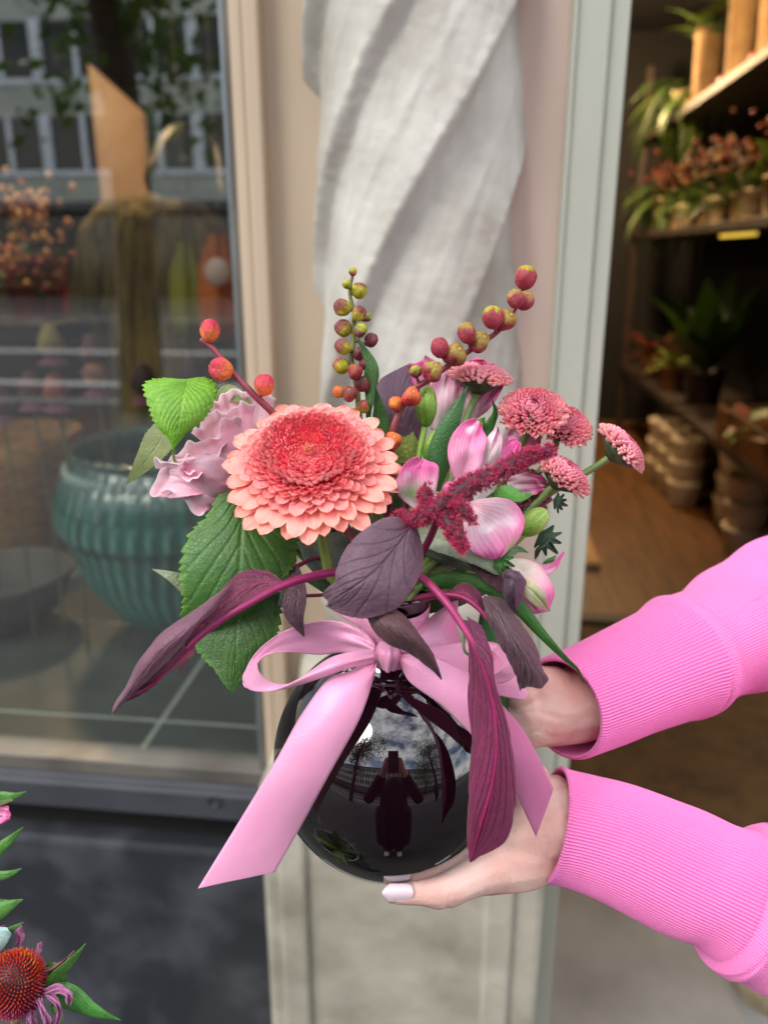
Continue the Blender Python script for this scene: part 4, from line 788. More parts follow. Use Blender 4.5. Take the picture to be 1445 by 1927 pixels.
# ================================================================ AMARANTH
pc1, pc2, pv = H('#624052'), H('#523446'), H('#321e2c')
mg1, mg2, mgv = H('#5a1238'), H('#6a1f45'), H('#c0187a')
def pcol(c1, c2, vn, n, sl, wd=.05, tip=None, mw=.03, curve=0, edge=None):
    def f(U, V):
        c = mix(c1, c2, .5 + .5 * wob(U, V, 4, 1.3)); v = veins(U, V, n, sl, wd, curve, mw); c = mix(c, vn, v * .75)
        c = mix(c, c * .8 + .03, .3 * (np.abs(wob(U, V, 9, 7)) < .06))
        if tip is not None: c = mix(c, tip, ss(.7, 1, V))
        if edge is not None: c = mix(c, edge, ss(.93, 1, np.abs(2 * U - 1)))
        return c
    return f
am = thing('amaranth', 'amaranth stem with a crimson plume and a broad dusky purple leaf over the vase neck', 'flower', p(800, 1000, -60), 'amaranth stems')
sheet('leaf', [[(768, 978, -72), (730, 974, -76), (690, 995, -80), (652, 1032, -82), (636, 1075, -84), (634, 1093, -84), (612, 1112, -80), (610, 1122, -76)], [(775, 988, -74), (745, 1030, -82), (705, 1075, -90), (665, 1105, -92), (640, 1120, -88), (618, 1135, -80)],
               [(777, 982, -72), (793, 1020, -72), (796, 1052, -74), (780, 1100, -80), (748, 1143, -86), (690, 1163, -88), (645, 1157, -84), (612, 1142, -76)]], 81, 150, m_purp, am, pcol(pc1, H('#674a5a'), pv, 6, .75, .035, None, .02, -.3, H('#7a5062')), ldisp(6, .75, .8, .05, -1, -.3, 1.2, 2), None, .3)
wo = [(688, 1158, -84), (718, 1168, -88), (760, 1190, -88), (800, 1230, -84), (830, 1278, -76)]
sheet('leaf', [[(690, 1160, -80), (703, 1186, -84), (728, 1210, -86), (770, 1228, -84), (800, 1252, -80), (830, 1279, -76)], [(715, 1152, -84), (735, 1172, -90), (765, 1196, -92), (803, 1235, -86), (830, 1278, -76)], [(738, 1143, -80), (765, 1162, -84), (790, 1194, -86), (815, 1228, -82), (824, 1255, -78), (831, 1278, -76)]], 51, 90, m_purp, am, pcol(H('#4a2a30'), H('#5a343a'), H('#8a6058'), 5, .8, .03, None, .012, -.3), ldisp(5, .8, .5, .05, -1, -.3, .5, 6), None, .3)
def plume(parent, axis, rads, seed, n):
    A = Acc(); r = np.random.RandomState(seed); P_ = spl(pts(axis), 200); rad = np.interp(np.linspace(0, 1, 200), np.linspace(0, 1, len(rads)), rads)
    Vt, Ft, TH, VV = tubegeo(P_[::5], rad[::5] * .0006, 10); A.add(Vt, Ft, H('#4a0f26'))
    # tufts: little balls of spikes
    for i in range(n):
        k = r.randint(200); d = r.normal(0, 1, 3); d /= np.linalg.norm(d); d -= .5 * FW * 0; c = P_[k] + d * rad[k] * .001 * r.uniform(.55, .85)
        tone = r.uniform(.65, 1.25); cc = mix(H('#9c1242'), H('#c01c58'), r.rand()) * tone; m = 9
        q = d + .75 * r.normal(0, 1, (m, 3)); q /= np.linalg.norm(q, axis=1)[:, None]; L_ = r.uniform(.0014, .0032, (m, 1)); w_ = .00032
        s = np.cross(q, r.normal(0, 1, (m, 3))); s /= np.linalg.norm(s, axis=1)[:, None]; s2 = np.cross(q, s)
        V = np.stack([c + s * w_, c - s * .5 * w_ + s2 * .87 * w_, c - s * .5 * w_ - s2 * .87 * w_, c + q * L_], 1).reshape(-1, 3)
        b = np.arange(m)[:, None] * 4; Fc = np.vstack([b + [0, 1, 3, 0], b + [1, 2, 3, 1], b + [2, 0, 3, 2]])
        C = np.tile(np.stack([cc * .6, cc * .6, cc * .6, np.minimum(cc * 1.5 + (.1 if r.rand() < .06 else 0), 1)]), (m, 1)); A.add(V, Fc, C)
    return raw('plume', np.vstack(A.V), [tuple(dict.fromkeys(q)) for q in np.vstack(A.F4).tolist()], m_plume, parent, col=np.vstack(A.C), smooth=False)
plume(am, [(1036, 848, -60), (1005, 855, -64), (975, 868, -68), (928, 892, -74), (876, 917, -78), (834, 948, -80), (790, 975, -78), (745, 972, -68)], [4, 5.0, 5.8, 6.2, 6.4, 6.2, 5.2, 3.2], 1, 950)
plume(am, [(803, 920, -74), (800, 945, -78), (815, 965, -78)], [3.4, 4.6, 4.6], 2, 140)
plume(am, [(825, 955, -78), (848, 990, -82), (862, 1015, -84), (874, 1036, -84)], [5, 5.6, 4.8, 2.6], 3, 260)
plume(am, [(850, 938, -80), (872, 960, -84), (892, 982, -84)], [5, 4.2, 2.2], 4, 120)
tube('stem', [(834, 950, -76), (800, 1030, -50), (mo[0] + 4, mo[1], mo[2])], 2.0, m_stem, am, H('#7a1a45'), 24, 8)
tube('stem', [(734, 930, -30), (728, 1000, -26), (mo[0] - 6, mo[1], mo[2])], 2.3, m_stem, am, H('#5e1838'), 24, 8)
# right front long leaf
am2 = thing('amaranth', 'amaranth stem with a long crimson veined leaf hanging down in front of the vase', 'flower', p(792, 1084, -62), 'amaranth stems')
tube('leaf_stalk', [toPix(MOUTH), (775, 1085, -50), (795, 1088, -66), (839, 1133, -78), (870, 1178, -84), (892, 1215, -88), (915, 1270, -90), (930, 1340, -90), (934, 1400, -90), (925, 1480, -88), (905, 1550, -84), (886, 1618, -74)], [1.6, 2.0, 2.1, 2.1, 1.9, 1.5, 1.1, .85, .7, .55, .45, .35], m_stem, am2, lambda T_, V: mix(H('#94245c'), H('#a01c5c'), V), 90, 10)
lm = pcol(H('#6e1640'), H('#7c2450'), H('#c4347e'), 4, 1.3, .05, None, .015, -.35)
sheet('leaf', [[(880, 1206, -84), (880, 1240, -80), (879, 1320, -76), (888, 1390, -76), (885, 1450, -76), (881, 1520, -74), (879, 1590, -74), (884, 1622, -74)], [(884, 1200, -86), (906, 1255, -90), (927, 1330, -90), (933, 1395, -90), (926, 1480, -88), (908, 1545, -84), (885, 1623, -74)],
               [(886, 1195, -86), (922, 1228, -90), (934, 1290, -90), (953, 1350, -86), (963, 1400, -84), (970, 1470, -82), (968, 1530, -80), (950, 1585, -78), (905, 1612, -76), (886, 1623, -74)]], 81, 200, m_purp, am2, lm, ldisp(4, 1.3, 1.2, .09, -1, -.35, .8, 12), None, .3)
sheet('leaf_fold', [[(868, 1166, -84), (885, 1200, -88), (905, 1240, -92), (924, 1262, -90)], [(880, 1168, -82), (900, 1195, -84), (918, 1225, -88), (927, 1258, -90)], [(878, 1160, -80), (905, 1178, -80), (920, 1215, -84), (928, 1240, -88)]], 31, 60, m_purp, am2, pcol(H('#55163c'), H('#6a1f48'), H('#b02070'), 4, .6, .05), ldisp(4, .6, .5), None, .3)
sheet('leaf_fold', [[(868, 1166, -78), (880, 1168, -76), (897, 1172, -76), (907, 1178, -76)], [(872, 1172, -80), (890, 1188, -80), (905, 1200, -78), (910, 1206, -76)]], 11, 20, m_purp, am2, pcol(pc1, pc2, pv, 3, .5), ldisp(3, .5, .3), None, .3)
# left long folded leaf
am3 = thing('amaranth', 'amaranth stem with a long folded purple leaf pointing down to the left', 'flower', p(560, 1092, -40), 'amaranth stems')
tube('leaf_stalk', [toPix(MOUTH), (690, 1080, -34), (638, 1076, -48), (575, 1088, -62), (529, 1103, -70), (470, 1135, -78), (420, 1165, -82), (370, 1205, -84), (325, 1252, -84), (285, 1290, -84), (255, 1308, -80)], [1.6, 2.0, 2.3, 2.3, 2.2, 1.8, 1.6, 1.3, 1.1, .9, .6], m_stem, am3, H('#8f1c58'), 80, 10)
fin = pcol(H('#5c1436'), H('#6e1c40'), H('#b0286c'), 5, .7, .04, None, .02)
sheet('leaf', [[(538, 1099, -70), (505, 1074, -66), (474, 1071, -66), (448, 1080, -68), (430, 1096, -72), (395, 1135, -80), (350, 1180, -84)], [(535, 1102, -70), (490, 1098, -70), (455, 1112, -74), (425, 1135, -78), (390, 1170, -82), (350, 1205, -84)], [(530, 1106, -70), (490, 1124, -74), (450, 1146, -78), (418, 1168, -82), (380, 1200, -84), (335, 1243, -84)]], 41, 100, m_purp, am3, fin, ldisp(5, .7, .6, .06, 1, 0, .8, 3), None, .3)
fo_ = pcol(H('#7d4f64'), H('#6c4054'), H('#542e40'), 7, .5, .05, H('#8a6474'), .015)
sheet('leaf_fold', [[(436, 1098, -74), (395, 1128, -84), (350, 1160, -90), (307, 1190, -92), (280, 1220, -92), (257, 1250, -90), (235, 1295, -86), (215, 1325, -82), (211, 1343, -80)], [(434, 1102, -76), (395, 1140, -92), (352, 1182, -98), (315, 1215, -100), (288, 1245, -98), (265, 1275, -94), (240, 1310, -88), (220, 1335, -82), (212, 1343, -80)],
                    [(432, 1108, -76), (400, 1150, -90), (370, 1178, -94), (345, 1212, -94), (320, 1238, -92), (296, 1262, -90), (270, 1288, -86), (240, 1312, -82), (213, 1343, -80)]], 41, 130, m_purp, am3, fo_, ldisp(7, .5, .5, .06, -1, 0, .8, 5), None, .3)
sheet('leaf_fold', [[(345, 1215, -90), (318, 1242, -90), (290, 1268, -88), (262, 1288, -84), (232, 1318, -80)], [(350, 1222, -84), (325, 1252, -84), (295, 1284, -82), (268, 1302, -80), (232, 1320, -80)], [(338, 1238, -84), (322, 1248, -84), (290, 1280, -80), (282, 1292, -78), (262, 1308, -78), (231, 1322, -80)]], 21, 60, m_purp, am3, pcol(H('#6a1c44'), H('#5a183a'), H('#8a2a5a'), 4, .6), ldisp(6, .6, .5, .1, 1, 0, .6, 6), None, .3)
sheet('leaf', leafcurves([(554, 1066, -26), (560, 1110, -34), (558, 1155, -38), (572, 1198, -38)], [8, 17, 18, 1], [8, 22, 26, 1], 0, 0), 31, 70, m_purp, am3, pcol(H('#4c2a38'), H('#583444'), H('#6f4656'), 6, .6, .03), ldisp(6, .6, .4), None, .3)
sheet('leaf', leafcurves([(385, 1205, -4), (362, 1225, -8), (345, 1248, -8), (332, 1270, -6)], [10, 10, 6, .5], [10, 12, 7, .5]), 21, 40, m_purp, am3, pcol(H('#6a2438'), H('#7a2e44'), H('#8a4454'), 5, .6), ldisp(5, .6, .3), None, .3)
tube('leaf_stalk', [(385, 1205, -4), (480, 1130, 0), (600, 1120, -10), toPix(MOUTH)], 1.1, m_stem, am3, H('#8a2a4a'), 20, 7)
tube('leaf_stalk', [(554, 1068, -26), (600, 1050, -20), (650, 1090, -20), toPix(MOUTH)], 1.3, m_stem, am3, H('#6a1838'), 20, 7)
# right hanging dusky leaf + curled leaf
am4 = thing('amaranth', 'amaranth stem with two dusky leaves curling down on the right', 'flower', p(860, 1120, -40), 'amaranth stems')
tube('leaf_stalk', [toPix(MOUTH), (760, 1142, -40), (790, 1126, -52), (830, 1120, -58), (870, 1124, -62), (900, 1145, -66), (918, 1168, -68)], [1.6, 2.0, 2.2, 2.0, 1.8, 1.4, .9], m_stem, am4, H('#8a1850'), 50, 10)
sheet('leaf', [[(840, 1122, -58), (856, 1104, -56), (871, 1097, -56), (890, 1104, -58), (905, 1120, -60), (912, 1160, -62)], [(842, 1124, -60), (872, 1116, -62), (893, 1130, -64), (914, 1164, -66)], [(845, 1126, -60), (880, 1134, -62), (900, 1148, -64), (916, 1168, -66)]], 31, 60, m_purp, am4, fin, ldisp(4, .7, .5, .06, 1), None, .3)
lb_ = pcol(H('#62454f'), H('#54383f'), H('#3c252e'), 4, 1.1, .04, None, .02, -.5)
sheet('leaf', [[(908, 1126, -64), (914, 1160, -68), (928, 1190, -70), (940, 1215, -72), (958, 1245, -72), (970, 1272, -72), (979, 1300, -70)], [(910, 1124, -64), (935, 1150, -72), (962, 1195, -78), (982, 1235, -78), (988, 1262, -76), (984, 1296, -70)],
               [(910, 1122, -62), (940, 1126, -64), (969, 1160, -66), (1000, 1205, -66), (1014, 1235, -66), (1022, 1262, -66), (1032, 1277, -66), (1018, 1295, -68), (1000, 1290, -70)]], 61, 120, m_purp, am4, lb_, ldisp(4, 1.1, .9, .08, -1, -.5, .9, 8), None, .3)
sheet('leaf', [[(878, 1058, -42), (905, 1090, -48), (935, 1112, -56), (952, 1128, -62)], [(885, 1055, -42), (925, 1080, -50), (950, 1096, -58), (960, 1110, -64)], [(895, 1052, -40), (930, 1056, -46), (955, 1066, -54), (975, 1080, -62)]], 31, 60, m_purp, am4, pcol(H('#4a1528'), H('#3c1020'), H('#5c2034'), 4, .6), ldisp(4, .6, .3), None, .3)
sheet('leaf_fold', [[(958, 1072, -66), (948, 1090, -74), (947, 1115, -76), (955, 1140, -72), (968, 1151, -68)], [(970, 1074, -70), (966, 1095, -80), (965, 1118, -80), (966, 1138, -74), (970, 1151, -68)], [(975, 1076, -62), (988, 1095, -68), (985, 1115, -72), (977, 1135, -70), (971, 1151, -68)]], 31, 60, m_purp, am4, pcol(H('#443040'), H('#523848'), H('#34202c'), 5, .6), ldisp(5, .6, .5, .1, -1, 0, .8, 4), None, .3)
tube('leaf_curl', [(952, 1084, -70), (958, 1080, -76), (966, 1086, -78), (966, 1096, -78), (958, 1098, -76), (955, 1092, -74)], [2.4, 2.6, 2.4, 2, 1.6, 1], m_purp, am4, H('#4c3444'), 30, 10)
# leaf behind the pods
am5 = thing('amaranth', 'dull purple leaf standing up behind the pods at the centre back', 'flower', p(750, 800, 20), 'amaranth stems')
sheet('leaf', [[(745, 840, 4), (712, 790, 6), (700, 745, 8), (715, 715, 10), (770, 684, 12)], [(765, 840, 0), (755, 780, -4), (760, 730, 4), (778, 684, 12)], [(790, 830, 4), (800, 790, 6), (808, 740, 8), (800, 700, 10), (786, 684, 12)]], 41, 80, m_purp, am5, pcol(H('#6a4a5e'), H('#5c3d50'), H('#4a2e40'), 5, .7, .03), ldisp(5, .7, .5), None, .3)
tube('stem', [(765, 838, 2), (760, 950, 0), toPix(MOUTH)], 1.6, m_stem, am5, H('#6a1838'), 20, 8)
# ================================================================ LISIANTHUS
li = thing('lisianthus', 'pale pink ruffled bloom left of the gerbera', 'flower', p(430, 900, -10))
lc1, lc2 = H('#f3bcd2'), H('#e69dbf')
def lcol(seed, dk=0):
    def f(U, V):
        c = mix(H('#ffccd9'), H('#ffa0bc'), .5 + .5 * wob(U, V, seed, 1.2)); c = mix(c, H('#fff0f4'), ss(.8, 1, V) * .6); c = mix(c, H('#f0a8c8'), .35 * (np.sin(U * 60 + np.sin(V * 9)) > .75)); return mix(c, H('#ee9cc0'), dk * ss(.7, .1, V))
    return f
def ruf(seed, amp, f=3.2):
    r = np.random.RandomState(seed); a, b, c = r.uniform(0, 6, 3)
    return lambda U, V: amp * V ** 3.5 * (np.sin(U * 6.28 * f * .7 + a) + .6 * np.sin(U * 6.28 * f * 1.7 + b) + .22 * np.sin(U * 6.28 * 8 + c)) + .5 * wob(U, V, seed, 2)
def lpetal(base, rim, o0, o1, bulge, seed, amp=2.2, f=3.0, hook=6, dk=.5):
    """base pt, rim: list of px points; rim hooks outwards"""
    cv = []
    rr_ = np.random.RandomState(seed); n = len(rim)
    for i, (x, y) in enumerate(rim):
        t = i / (n - 1); o = o0 + (o1 - o0) * .8 - bulge * math.sin(math.pi * t); mxp, myp = base[0] + (x - base[0]) * .55 , base[1] + (y - base[1]) * .55
        j = rr_.uniform(-5, 5)
        cv.append([(base[0] + (t - .5) * 22, base[1], o0), (mxp, myp, o - bulge * .4), (base[0] + (x - base[0]) * .9, base[1] + (y - base[1]) * .9, o - 2), (x + j, y + j, o - hook - rr_.uniform(0, 4))])
    return sheet('petal', cv, 70, 46, m_lis, li, lcol(seed, dk), ruf(seed, amp, f), None, .25)
lpetal((470, 900), [(520, 752), (490, 740), (462, 738), (430, 742), (405, 752), (392, 770)], 10, 4, 4, 1, 2.0, 3.4)
lpetal((462, 905), [(480, 760), (445, 765), (415, 775), (385, 790), (362, 815)], 4, -4, 6, 2, 2.2, 3.0)
lpetal((455, 908), [(455, 790), (425, 795), (395, 815), (370, 838), (345, 852), (322, 862)], -2, -10, 7, 3, 2.4, 2.6)
lpetal((452, 912), [(425, 830), (390, 848), (360, 862), (325, 862), (300, 868), (292, 880)], -6, -16, 8, 4, 2.2, 2.8)
lpetal((448, 925), [(350, 866), (318, 878), (296, 905), (281, 925), (300, 938), (320, 930), (345, 940), (370, 962), (392, 962)], -8, -14, 9, 5, 1.6, 2.6, 4, .3)
sheet('petal', [[(450, 925, -10), (420, 945, -12), (395, 962, -12), (370, 945, -14), (330, 918, -18)], [(450, 915, -16), (415, 915, -24), (385, 905, -28), (350, 895, -26), (318, 890, -22)], [(455, 900, -12), (430, 868, -22), (400, 856, -28), (365, 858, -28), (325, 868, -24)]], 50, 50, m_lis, li, lcol(9, .1), ruf(9, .9, 2.0), None, .25)
for k, (x, y, r_) in enumerate([(352, 880, 12), (360, 884, 20)]):
    th = np.linspace(.3, 5.9, 9); cvs = []
    rimp = [(x + r_ * 1.2 * math.cos(a), y + r_ * math.sin(a), -32 - 3 * math.sin(a * 2)) for a in th]
    cvs = [[(x + 14 + 3 * math.cos(a), y + 4 + 3 * math.sin(a), -14), ((x + 7 + q[0]) / 2, (y + q[1]) / 2, -24), q] for a, q in zip(th, rimp)]
    sheet('petal', cvs, 60, 24, m_lis, li, lcol(20 + k, .8), ruf(20 + k, .8, 3), None, .25)
stem_to_mouth(li, (450, 918, 0), [3, 2.4, 2, 2], H('#8a9a5a'), [(520, 980, 6), (620, 1070, 0)], jit=(-28, 0))

# ================================================================ ALSTROEMERIA
def acol(c1, c2, patch=None, pc=None, stripes=0, seed=0, tip=None, edge=H('#ee5fa8')):
    def f(U, V):
        a = np.abs(2 * U - 1); c = mix(c1, c2, ss(.1, .9, V)); c = mix(c, edge, np.clip(.75 * ss(.5, 1, V) + .3 * ss(.75, 1, a) + .3 * ss(.2, .9, wob(U * .6, V * .8, seed + 3, 1.2)), 0, .85))
        ln = np.sin((U - .5) * 90 * (1.1 - .5 * V) + .6 * np.sin(V * 9)); c = mix(c, H('#cf5f95'), .28 * (ln > .55) * ss(1, .5, a * .7))
        c = mix(c, H('#fbeef2'), .6 * ss(.2, .8, wob(U * .5, V, seed, 1.6)) * ss(1, .4, a))
        if patch is not None: c = mix(c, pc, np.exp(-(((U - patch[0]) / patch[2]) ** 2 + ((V - patch[1]) / patch[3]) ** 2)))
        if stripes: c = mix(c, H('#7fae2c'), stripes * ss(.25, .6, V) * ss(.8, .2, a) * (.6 + .4 * np.sin(U * 40)))
        if tip is not None: c = mix(c, tip, ss(.9, .99, V) * ss(.9, .3, a))
        return c
    return f
ap, aw, ah = H('#f2a9cb'), H('#f6e4e4'), H('#ef78b4')
gt = H('#7aa84a')
al = thing('alstroemeria', 'large pink and white alstroemeria bloom at the front right, under the crimson plume', 'flower', p(880, 930, -40), 'alstroemeria stems')
def pet(parent, curves, col, seed=0, amp=2.6, nu=41, nv=60, veinamp=.12):
    a_, m__, b_ = curves; n_ = len(m__)
    curves = [a_, [(x, y, o * .12 + .88 * .5 * (a_[round(i * (len(a_) - 1) / (n_ - 1))][2] + b_[round(i * (len(b_) - 1) / (n_ - 1))][2])) for i, (x, y, o) in enumerate(m__)], b_]
    return sheet('petal', curves, nu, nv, m_petal, parent, col, lambda U, V: amp * wob(U, V, seed, .9) + amp * .5 * np.sin(V * 13 + 4 * U + seed) * np.abs(2 * U - 1) ** 2 * ss(.1, .5, V) - 1.1 * np.exp(-((U - .5) / .07) ** 2) * V + veinamp * np.sin((U - .5) * 90 * (1.1 - .5 * V)), None, .3)
pet(al, [[(800, 975, -44), (775, 955, -50), (748, 930, -52), (746, 905, -54), (760, 875, -56), (785, 863, -54)], [(805, 972, -44), (800, 940, -58), (795, 905, -66), (793, 880, -64), (796, 864, -56)], [(812, 970, -44), (820, 930, -50), (825, 900, -54), (822, 880, -54), (812, 868, -54), (802, 863, -54)]], acol(aw, ah, (.25, .42, .25, .14), H('#8fa878'), 0, 1), 1)
pet(al, [[(868, 925, -42), (850, 890, -48), (842, 850, -50), (850, 820, -50), (870, 797, -48), (892, 790, -46)], [(872, 925, -42), (878, 880, -54), (884, 840, -58), (892, 812, -54), (900, 793, -46)], [(880, 925, -42), (900, 890, -48), (912, 850, -48), (912, 820, -46), (910, 803, -46), (906, 795, -46)]], acol(H('#f3b8cf'), H('#ef8fbb'), None, None, 0, 2), 2)
pet(al, [[(880, 920, -40), (895, 880, -42), (905, 840, -44), (925, 812, -44), (934, 801, -42)], [(885, 920, -40), (908, 885, -46), (925, 845, -50), (936, 802, -42)], [(892, 920, -40), (925, 890, -42), (940, 860, -44), (945, 825, -44), (937, 802, -42)]], acol(H('#f4cfd8'), H('#dfe0d0'), None, None, 0, 3, gt, H('#f0a8c8')), 3)
pet(al, [[(890, 918, -38), (920, 880, -38), (938, 845, -38), (958, 828, -38), (972, 826, -38)], [(893, 920, -38), (930, 892, -42), (955, 862, -44), (975, 830, -38)], [(900, 922, -38), (935, 905, -38), (962, 880, -38), (978, 852, -38), (977, 832, -38)]], acol(ap, ah, None, None, 0, 4), 4)
pet(al, [[(880, 945, -46), (845, 935, -50), (832, 920, -52), (840, 908, -52), (858, 900, -50)], [(882, 930, -48), (868, 922, -56), (858, 912, -58), (862, 901, -50)], [(890, 920, -46), (885, 910, -50), (878, 903, -50), (868, 900, -50)]], acol(ap, ah, None, None, 0, 5), 5)
pet(al, [[(872, 955, -48), (872, 990, -56), (880, 1030, -62), (905, 1048, -62), (925, 1054, -60)], [(874, 950, -48), (905, 975, -64), (930, 1000, -72), (948, 1030, -68), (938, 1050, -60)], [(880, 945, -48), (910, 938, -56), (945, 937, -58), (972, 948, -58), (989, 978, -58), (978, 1008, -58), (948, 1045, -60)]], acol(H('#f0d8da'), H('#f29cc5'), (.72, .86, .12, .10), H('#8fb060'), 0, 6), 6, 1.1)
pet(al, [[(950, 835, -6), (955, 815, -6), (975, 800, -4)], [(965, 845, -8), (985, 825, -10), (1000, 806, -6)], [(990, 860, -6), (1010, 845, -6), (1022, 822, -4)]], acol(ap, H('#f4b8d8'), None, None, 0, 7), 7)
pet(al, [[(950, 900, -18), (975, 892, -20), (1000, 890, -20), (1020, 900, -18)], [(955, 915, -18), (980, 912, -24), (1005, 910, -22), (1024, 912, -18)], [(955, 928, -18), (985, 932, -20), (1010, 930, -20), (1024, 922, -18)]], acol(aw, ah, None, None, 0, 8), 8)
for i, (x, y) in enumerate([(915, 890), (900, 905), (845, 945)]): tube('stamen', [(880, 940, -50), ((880 + x) / 2, (940 + y) / 2 - 6, -60), (x, y, -62)], [.5, .4, .4], m_stem, al, H('#e8a8c0'), 12, 6)
stem_to_mouth(al, (878, 950, -42), [3.2, 2.2, 2, 2], H('#7f9a4a'), [(850, 1010, -24)], jit=(20, 0))
al2 = thing('alstroemeria', 'pink alstroemeria bloom at the back behind the topmost chrysanthemum, with green buds', 'flower', p(840, 740, 10), 'alstroemeria stems')
pet(al2, [[(870, 800, 12), (866, 745, 8), (868, 705, 4), (880, 682, 0), (898, 674, -2)], [(880, 800, 12), (890, 745, 4), (900, 705, -2), (912, 686, -4), (915, 680, -4)], [(890, 800, 12), (915, 760, 8), (938, 725, 4), (942, 700, 0), (930, 684, -2)]], acol(aw, H('#f06ab0'), None, None, 0, 11), 11)
pet(al2, [[(872, 810, 12), (895, 790, 10), (925, 765, 6), (946, 728, 2)], [(866, 800, 12), (890, 770, 8), (918, 742, 4), (946, 722, 2)], [(862, 790, 12), (880, 750, 8), (910, 722, 4), (942, 708, 2)]], acol(aw, H('#f490c4'), None, None, 0, 12), 12)
pet(al2, [[(800, 800, 14), (795, 760, 8), (785, 730, 6), (768, 705, 2), (768, 685, 0)], [(812, 800, 10), (815, 755, 2), (808, 715, 0), (790, 680, 0)], [(830, 800, 14), (838, 755, 8), (835, 715, 4), (820, 680, 2), (800, 668, 0)]], acol(H('#f3c5da'), H('#ee86bb'), (.85, .8, .15, .2), H('#5c7a34'), 0, 13), 13)
pet(al2, [[(810, 810, 10), (805, 760, 4), (812, 715, 0), (830, 690, 0)], [(830, 810, 6), (835, 755, -4), (842, 710, -4), (848, 690, 0)], [(860, 810, 10), (862, 760, 4), (866, 715, 0), (862, 690, 0)]], acol(aw, H('#f2a4cc'), None, None, 0, 14, None, H('#f0a0c8')), 14)
pet(al2, [[(840, 820, 8), (850, 780, 2), (862, 740, 0), (872, 725, 0)], [(860, 825, 4), (870, 785, -4), (880, 745, -4), (885, 725, 0)], [(880, 825, 8), (895, 790, 2), (900, 750, 0), (898, 728, 0)]], acol(H('#f2e2d6'), H('#f4d0d8'), None, None, 0, 15, None, H('#f0a0c8')), 15)
def bud(parent, px, py, o, r_, L_, axis, seed, cs):
    a = np.array(axis[0] * RT + axis[1] * UP - axis[2] * FW); a /= np.linalg.norm(a); x = np.cross(a, FW); x /= np.linalg.norm(x); y = np.cross(a, x)
    P_ = [(0, -L_), (r_ * .35, -L_ * .95), (r_ * .8, -L_ * .55), (r_, -.1 * L_), (r_ * .92, .4 * L_), (r_ * .55, .85 * L_), (r_ * .2, L_), (0, L_ * 1.02)]
    P_ = [tuple(q[:2]) for q in spl([(b_, c_, 0) for b_, c_ in P_], 30)]; P_[0] = (0, P_[0][1]); P_[-1] = (0, P_[-1][1]); P_ = [(max(0, b_), c_) for b_, c_ in P_]
    return lathe('bud', P_, p(px, py, o), m_leafg, parent, 40, rmod=lambda T_, Z: -.14 * r_ * np.exp(-((T_ * 3 / 6.283 + Z * 12) % 1 - .5) ** 2 / .012), axis=np.array([x, y, a]).T,
                 col=lambda T_, Z: mix(mix(cs[0], cs[1], ss(-L_, L_, Z)), cs[2], .7 * (np.sin(T_ * 9 + Z * 60) > .6) * ss(-.3 * L_, L_, Z)))
bgc = [H('#6fa03a'), H('#9ac04a'), H('#c8d88a')]
bud(al2, 803, 765, -14, .0062, .0118, (.05, 1, .1), 1, bgc)
tube('stem', [(800, 800, -12), (790, 850, -12), (780, 920, -14), (mo[0] + 15, mo[1], mo[2])], [1.9, 1.7, 1.7], m_stem, al2, H('#8ab04a'), 30, 9)
bud(al2, 812, 838, -16, .0042, .0095, (.4, 1, .1), 2, bgc)
tube('stem', [(806, 860, -16), (790, 895, -14), (776, 960, -14), (mo[0] + 12, mo[1], mo[2])], 1.2, m_stem, al2, H('#8ab04a'), 24, 8)
stem_to_mouth(al2, (850, 815, 8), [2.6, 2.0, 2, 2], H('#8aa04a'), [(830, 930, 2)], jit=(10, 0))
def blade(parent, mid_, w_, c1, c2, wb=None, oa=.1, ob=.1, n=12):
    def f(U, V): return mix(mix(c1, c2, .5 + .5 * wob(U, V, 3, 1)), c1 * 1.5, .35 * (np.sin(U * 70) > .5) + .5 * np.exp(-((U - .5) / .02) ** 2))
    return sheet('leaf', leafcurves(mid_, w_, wb, oa, ob), 35, 90, m_leafg, parent, f, lambda U, V: .10 * np.sin(U * 70) + .5 * wob(U, V, 5, .8), None, .3)
bl1, bl2 = H('#2f5f2c'), H('#3c7034')
blade(al2, [(822, 925, -30), (826, 870, -34), (842, 810, -36), (862, 765, -36), (880, 727, -34)], [6, 24, 22, 13, .5], bl1, bl2)
blade(al2, [(694, 790, -16), (698, 735, -20), (700, 690, -26), (672, 634, -30)], [5, 8, 16, .5], H('#4c7a4a'), H('#5c8a55'), [3, 5, 12, .5], .25, -.1)
blade(al2, [(725, 830, -8), (716, 790, -10), (712, 760, -12), (707, 729, -12)], [8, 15, 10, .5], H('#3f7030'), H('#4c8038'))
blade(al2, [(905, 830, 0), (922, 800, -2), (932, 775, -4), (926, 752, -6)], [6, 9, 6, .5], H('#3f7a30'), H('#4c8a38'))
blade(al2, [(893, 812, -4), (905, 795, -6), (912, 785, -8)], [3, 9, .5], H('#6fb03a'), H('#7fc04a'))
al3 = thing('alstroemeria', 'drooping white and pink alstroemeria flower with green stripes at the lower right', 'flower', p(955, 1050, -30), 'alstroemeria stems')
pet(al3, [[(952, 1050, -34), (985, 1052, -36), (1012, 1062, -38), (1030, 1085, -40), (1043, 1112, -40), (1038, 1135, -38)], [(952, 1052, -36), (980, 1072, -46), (1005, 1095, -50), (1022, 1120, -48), (1032, 1148, -40)], [(950, 1056, -36), (962, 1078, -44), (990, 1100, -48), (1012, 1128, -46), (1026, 1146, -40)]], acol(H('#f4f0d8'), H('#f4a8cc'), None, None, .0, 21), 21, .5)
